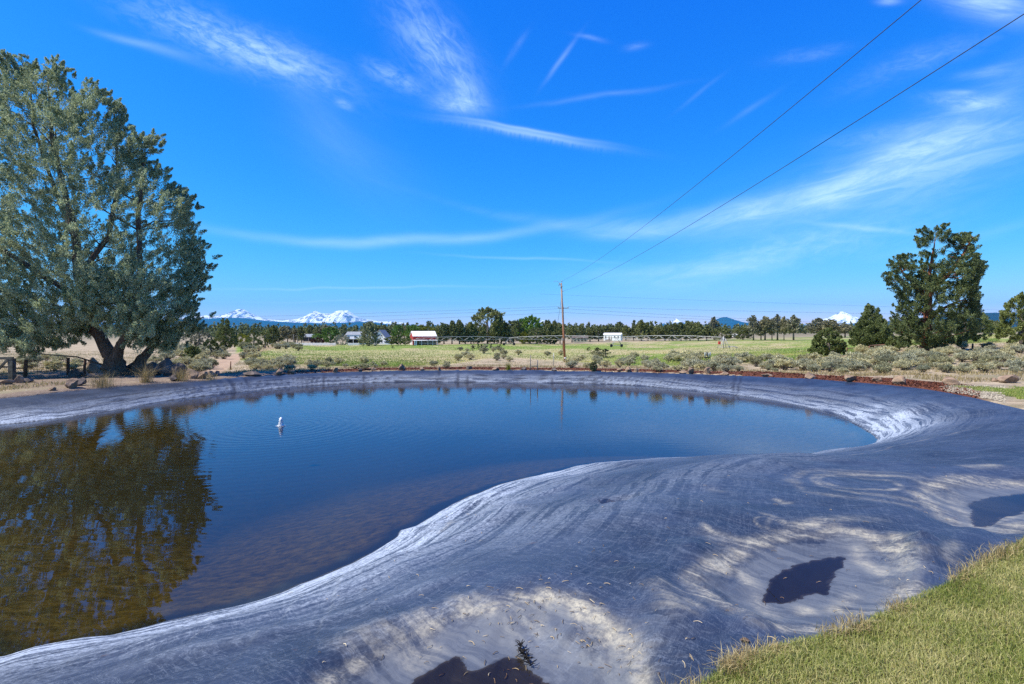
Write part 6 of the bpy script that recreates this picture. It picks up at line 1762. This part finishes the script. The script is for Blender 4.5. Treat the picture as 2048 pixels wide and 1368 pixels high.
def hut():
    root, k = framed(1469, 674, 'hut', 'tiny pale hut in the dry ground below the blue cone mountain', 'shed', R(10), y=330)
    mb = MB(); gable_prism(mb, -4.5 * k, 4.5 * k, 3 * k, 4 * k, 5.6 * k); mb.build('wall', M['white'], root)
    mb = MB()
    for s in (-1, 1): mb.box((0, s * 1.7 * k, 5.0 * k), (10 * k, 4 * k, 0.35 * k), M=Matrix.Rotation(-s * math.atan2(1.6, 3), 3, 'X'))
    mb.build('roof', M['whiteroof'], root)
hut()
def white_fence():
    a = hit(655, 691.5); root = empty('white_fence', a, 'low white board fence in front of the white house', 'fence')
    k = a.y / F
    def pt(px): return Vector((((px - 1024) / F * (a.y + 2)) - a.x, 2, 0))
    segs = [(575, 664), (664, 671), (697, 717), (760, 784)]
    for s0, s1 in segs:
        A, B = pt(s0), pt(s1)
        mb = MB()
        for z in (1.2, 2.9, 4.6): mb.box((A + B) / 2 + Vector((0, 0, z * k)), ((B - A).length, 0.08, 1.15 * k))
        mb.build('boards', M['white'], root)
        n = max(2, int((s1 - s0) / 7))
        for j in range(n + 1):
            mb = MB(); mb.box(A.lerp(B, j / n) + Vector((0, 0.08, 2.7 * k)), (0.8 * k, 0.1, 5.6 * k)); mb.build('post', M['white'], root)
white_fence()
def corral():
    a = hit(565, 690.5, 100); root = empty('paddock_fence', a, 'thin grey rail fence of the bare horse paddock', 'fence'); k = a.y / F
    for j in range(11):
        mb = MB(); mb.box(((-5 + j * 9) * k, 1, 3 * k), (0.7 * k, 0.1, 6.4 * k)); mb.build('post', M['greywood'], root)
    for z in (2.0, 4.6):
        mb = MB(); mb.box((40 * k, 0.9, z * k), (92 * k, 0.06, 0.6 * k)); mb.build('rail', M['greywood'], root)
corral()

# ------------------------------------------------------------------ plants of the near bank
def tuft(px, b, h, n, lb, lean=0.7, mt='drygrass', cat='grass tuft', wid=0.10, name='dry_grass_tuft'):
    p = hit(px, b); k = p.y / F; rng = np.random.default_rng(int(px))
    q = rng.normal(size=(n, 2)) * wid
    V, Fc, t = blades(np.stack([q[:, 0], q[:, 1], np.zeros(n)], 1), h * k * 0.95, 0.009, rng, lean, tint=rng.uniform(0.0, 0.6, n))
    tag(np_mesh(name, V, Fc, M[mt], {'tint': t}, loc=p - Vector((0, 0, 0.02))), lb, cat)
tuft(205, 775, 32, 240, 'wide straw-coloured grass tuft at the left foot of the big tree', 1.0, wid=0.22)
tuft(292, 766, 38, 200, 'straw-coloured arching grass tuft right of the trunk, before the boulder heap', 1.1, wid=0.12)
tuft(362, 762, 32, 170, 'straw-coloured upright grass tuft at the right end of the boulder heap', 0.7, wid=0.14)
tuft(415, 762, 18, 110, 'low brown grass tuft at the bank right of the boulder heap', 0.9, wid=0.22)
tuft(1017, 742, 17, 160, 'yellow-green grass tuft on the mulch below the irrigation tower', 0.35, 'yellowgreen', wid=0.07, name='green_grass_tuft')
def green_ball():
    p = hit(1187, 744); k = p.y / F; rng = np.random.default_rng(3)
    C = rng.normal(size=(60, 3)); C /= np.linalg.norm(C, axis=1)[:, None]
    C = C * np.array([6.2, 6.2, 8.2]) * k + np.array([0, 0, 9 * k])
    V, Fc, t = leaf_cloud(C, np.full(60, 2.4 * k), 60, 0.07, 0.022, rng, up=0.9, tint=rng.uniform(0.4, 0.9, 60))
    root = empty('round_shrub', p, 'small bright green egg-shaped shrub on the mulch below the utility pole', 'shrub')
    np_mesh('foliage', V, Fc, M['rabbit'], {'tint': t}, parent=root)
    mb = MB(); mb.tube([(0, 0, -0.05), (0, 0, 9 * k)], [0.03, 0.012], 6); mb.build('stem', M['bark_grey'], root)
green_ball()

# ------------------------------------------------------------------ litter on the liner
def liner_z(x, y):
    return liner_height(np.asarray(x, float), np.asarray(y, float))[0]
def litter():
    rng = np.random.default_rng(23)
    PXs = np.concatenate([rng.normal(1090, 95, 70), rng.uniform(560, 1900, 150), rng.normal(1080, 120, 45), rng.uniform(850, 1400, 35)])
    PYs = np.concatenate([rng.normal(1215, 50, 70), rng.uniform(940, 1360, 150), rng.normal(1300, 45, 45), rng.uniform(1250, 1366, 35)])
    # find the liner point seen there by walking out along the ray
    ys = np.exp(np.linspace(math.log(1.6), math.log(16), 160))
    out = []
    U = (PXs - 1024) / F
    G = np.outer(U, ys); Yg = np.broadcast_to(ys, G.shape)
    Z = liner_z(G.ravel(), Yg.ravel().copy()).reshape(G.shape)
    rows = HY - Z / Yg * F
    dC, _, _ = seg_dist(G.ravel(), Yg.ravel(), Cp[:, :2]); ic = inside(G.ravel(), Yg.ravel(), Cp).reshape(G.shape)
    Vs = []; Fs = []; T = []; off = 0
    for i in range(len(U)):
        j = np.nonzero((rows[i] <= PYs[i]) & ic[i])[0]
        if not len(j): continue
        j = j[0]; y = ys[j]; x = U[i] * y; z = Z[i, j]
        if z < ZW + 0.03: continue
        L = rng.uniform(0.010, 0.055); a = rng.uniform(0, 6.28); W = rng.uniform(0.0010, 0.0024)
        cv = rng.uniform(-0.7, 0.7); m_ = 4
        base = off
        for q in range(m_ + 1):
            f = q / m_ - 0.5; th = a + cv * f
            c = np.array([x + math.cos(th) * L * f, y + math.sin(th) * L * f, z + 0.006 + 0.004 * math.sin(q)])
            nn = np.array([-math.sin(th), math.cos(th), 0]) * W
            Vs += [c - nn, c + nn, c + np.array([0, 0, W * 1.2])]
        for q in range(m_):
            b = base + q * 3
            Fs += [(b, b + 3, b + 5, b + 2), (b + 2, b + 5, b + 4, b + 1)]
        T += [rng.choice([0.05, 0.5, 0.75, 0.95], p=[0.42, 0.40, 0.16, 0.02])] * (3 * (m_ + 1)); off += 3 * (m_ + 1)
    tag(np_mesh('plant_litter', np.array(Vs), np.array(Fs), M['straw'], {'tint': np.array(T)}), 'dry straw, seed husks and needle bits scattered over the near liner', 'litter', kind='stuff')
litter()
def twig():
    c = px_at_z(1052, 1340, -2.04); rs = random.Random(4)
    mb = MB()
    trunk = [Vector((0.02, -0.02, 0.012)), Vector((0.0, 0.02, 0.02)), Vector((-0.02, 0.06, 0.025)), Vector((-0.03, 0.10, 0.03)), Vector((-0.035, 0.135, 0.04))]
    mb.tube(trunk, [0.004, 0.0045, 0.004, 0.003, 0.0015], 6)
    for _ in range(46):
        p = trunk[rs.choice([0, 1, 1, 2, 2, 3])] + Vector((rs.uniform(-.01, .01), rs.uniform(-.02, .02), 0)); a = rs.uniform(0, 6.28); L = rs.uniform(0.02, 0.055)
        q = p + Vector((math.cos(a) * L, math.sin(a) * L, rs.uniform(-0.004, 0.025)))
        mb.tube([p, p.lerp(q, 0.5) + Vector((0, 0, 0.006)), q], [0.003, 0.0026, 0.0012], 5)
    mb.v = [(x * 1.12, y * 1.12, z * 1.12) for x, y, z in mb.v]
    tag(mb.build('twig', simple('black_twig', (0.016, 0.014, 0.012), 0.8, 0.2), loc=(c[0], c[1], float(liner_z([c[0]], [c[1]])[0]))), 'black branching twig at the edge of the puddle at the bottom of the view', 'twig')
twig()
def pebble():
    for px, py, lb in ((1490, 1286, 'pale pebble at the lawn edge beside the liner'), (1908, 1158, 'pale pebble at the lawn edge near the right puddle')):
        c = px_at_z(px, py, -1.77); o = link(bpy.data.objects.new('pebble', RM[2])); o.scale = (0.05, 0.04, 0.035)
        o.location = (c[0], c[1], float(max(liner_z([c[0]], [c[1]])[0], gz(*c))) + 0.012); tag(o, lb, 'pebble')
pebble()
# ------------------------------------------------------------------ mountains
def interp_prof(prof, px):
    a = np.array(prof, float); return np.interp(px, a[:, 0], a[:, 1])
def mountain(name, label, prof, D, half, mats, amp=0.16, step=0.35, seed=0, rows=46, skew=0.0, tree=None):
    """a range whose skyline follows the profile; it has a near and a far slope"""
    px = np.arange(prof[0][0], prof[-1][0] + 0.01, step)
    py = interp_prof(prof, px)
    v = np.linspace(-1, 1, rows)
    PX, Vv = np.meshgrid(px, v); PY = np.broadcast_to(py, PX.shape)
    crest = (HY + 1.5 - PY) / F * D
    Y = D + Vv * half
    X = (PX - 1024) / F * D
    g = (1 - np.abs(Vv)) ** 0.85
    n = fbm(X / (half * 0.20) + seed, Y / (half * 0.20), 5, seed, 0.55) - 0.5
    ridge = np.abs(fbm(X / (half * 0.12) + seed, Y / (half * 0.5), 4, seed + 5) - 0.5) * 2
    z = crest * g + (n * 1.2 - ridge * 0.8 + 0.2) * amp * crest * np.clip(1 - np.abs(1 - 2 * np.abs(Vv)) ** 2, 0, 1) - 60 * np.abs(Vv)
    V = np.stack([X, Y, z - 14], -1).reshape(-1, 3)
    o = np_mesh(name, V, grid_faces(*PX.shape), mats, smooth=True)
    return tag(o, label, 'mountain', kind='structure')
def snow_mat(lo, hi, rock=(0.10, 0.10, 0.11)):
    m, t, out = mat('snow_and_rock')
    p = t.pos(); _, _, z = t.sep(p)
    nz = t.noise(p, 0.0016, 7, 0.68, 0.6); n2 = t.noise(t.mapping(p, (1, 0.3, 0.5)), 0.0045, 5, 0.65)
    nrm = t.n.new('ShaderNodeNewGeometry').outputs['Normal']; _, _, nzv = t.sep(nrm)
    rk = t.m('ADD', t.m('MULTIPLY', nz, 0.6), t.m('MULTIPLY', n2, 0.4))
    k = t.ss(rk, 0.49, 0.55, 0.0, 0.9)
    snow = t.mix(k, (0.93, 0.93, 0.94), rock)
    zz = t.m('ADD', z, t.m('MULTIPLY', t.m('SUBTRACT', nz, 0.5), (hi - lo) * 3.0))
    c = t.mix(t.ss(zz, lo, hi), (0.012, 0.022, 0.020), snow)
    principled(t, out, c, 0.8, 0.2)
    return m
forest = simple('far_forest', (0.014, 0.026, 0.022), 0.95, 0.05, var=0.25, scale=0.0015)
S1 = [(250, 652), (330, 640), (380, 634), (415, 631), (430, 632), (445, 630), (455, 628), (463, 624.5), (470, 621), (478, 618.5), (484, 618.5), (491, 621), (500, 626), (513, 632), (525, 637), (545, 640), (565, 642.5), (580, 640), (596, 638), (608, 634), (618, 629), (626, 624.5), (632, 622), (638, 625), (646, 628), (655, 627.5), (662, 628), (668, 625),
      (675, 622), (682, 621), (690, 621), (697, 621.5), (703, 626), (711, 632), (720, 637), (730, 639), (742, 640.5), (760, 643), (775, 643.5), (790, 643), (806, 646), (822, 648.5), (836, 651.5), (850, 652), (875, 650.5), (895, 652.5), (920, 655), (960, 657)]
mountain('snow_mountains', 'snowy mountain range with three white summits on the left horizon', S1, 30000, 3000, snow_mat(250, 350), 0.20, 0.3, 3)
S2 = [(200, 646), (330, 640), (415, 637.5), (440, 635.5), (480, 635.5), (510, 639), (540, 642.5), (590, 645), (640, 646.5), (690, 645.5), (720, 643.5), (745, 645), (780, 649), (830, 654), (880, 654), (930, 656), (1000, 658)]
mountain('foothills', 'dark forested slope below the three white summits', S2, 24500, 2600, forest, 0.05, 1.2, 8, 24)
S3 = [(1030, 656), (1060, 650), (1074, 645), (1083, 641), (1090, 641.5), (1098, 646), (1115, 652), (1140, 657)]
mountain('snow_mountains', 'small snowy peak showing left of the utility pole', S3, 30000, 2000, snow_mat(275, 360), 0.2, 0.3, 11, 30)
S4 = [(1290, 657), (1318, 651), (1332, 645.5), (1342, 643), (1348, 638.5), (1352, 637.5), (1356, 640), (1366, 645), (1385, 652), (1410, 657)]
mountain('snow_mountains', 'small pale jagged peak over the dark trees left of the blue cone', S4, 30000, 2000, snow_mat(315, 465, (0.05, 0.06, 0.07)), 0.2, 0.3, 13, 30)
S5 = [(1395, 657), (1418, 648), (1433, 639.5), (1441, 635.8), (1447, 634), (1452, 634), (1460, 637), (1470, 640.5), (1482, 644), (1500, 647), (1530, 653), (1560, 657)]
mountain('forested_cone', 'dark blue cone-shaped forested mountain', S5, 24000, 2400, forest, 0.03, 0.5, 15, 30)
S6 = [(1560, 657), (1610, 650), (1640, 641), (1652, 637.5), (1662, 634), (1670, 630), (1677, 626), (1683, 623), (1687, 623.5), (1694, 627.5), (1703, 632.5), (1712, 636.5), (1722, 641), (1745, 648), (1790, 656)]
mountain('snow_mountains', 'lone white snowy peak on the right horizon', S6, 30000, 2600, snow_mat(275, 390), 0.22, 0.3, 17, 40)
S7 = [(1700, 656), (1740, 646), (1790, 640), (1850, 634), (1920, 628), (1975, 624), (2000, 623.5), (2020, 626), (2080, 622), (2200, 628), (2400, 640)]
mountain('hills', 'dark wooded hill at the right edge behind the junipers', S7, 9000, 1800, forest, 0.06, 2.0, 19, 24)

# ------------------------------------------------------------------ air
def haze():
    m, t, out = mat('haze')
    v = t.new('ShaderNodeVolumePrincipled')
    v.inputs['Color'].default_value = (0.06, 0.50, 1.0, 1)
    v.inputs['Density'].default_value = 2.4e-5
    v.inputs['Anisotropy'].default_value = 0.0
    t.l.new(v.outputs[0], out.inputs['Volume'])
    mb = MB(); mb.box((0, 16900, 890), (150000, 34200, 1860))
    o = mb.build('haze', m); tag(o, 'thin blue air between the pond and the mountains', 'haze', kind='stuff')
haze()
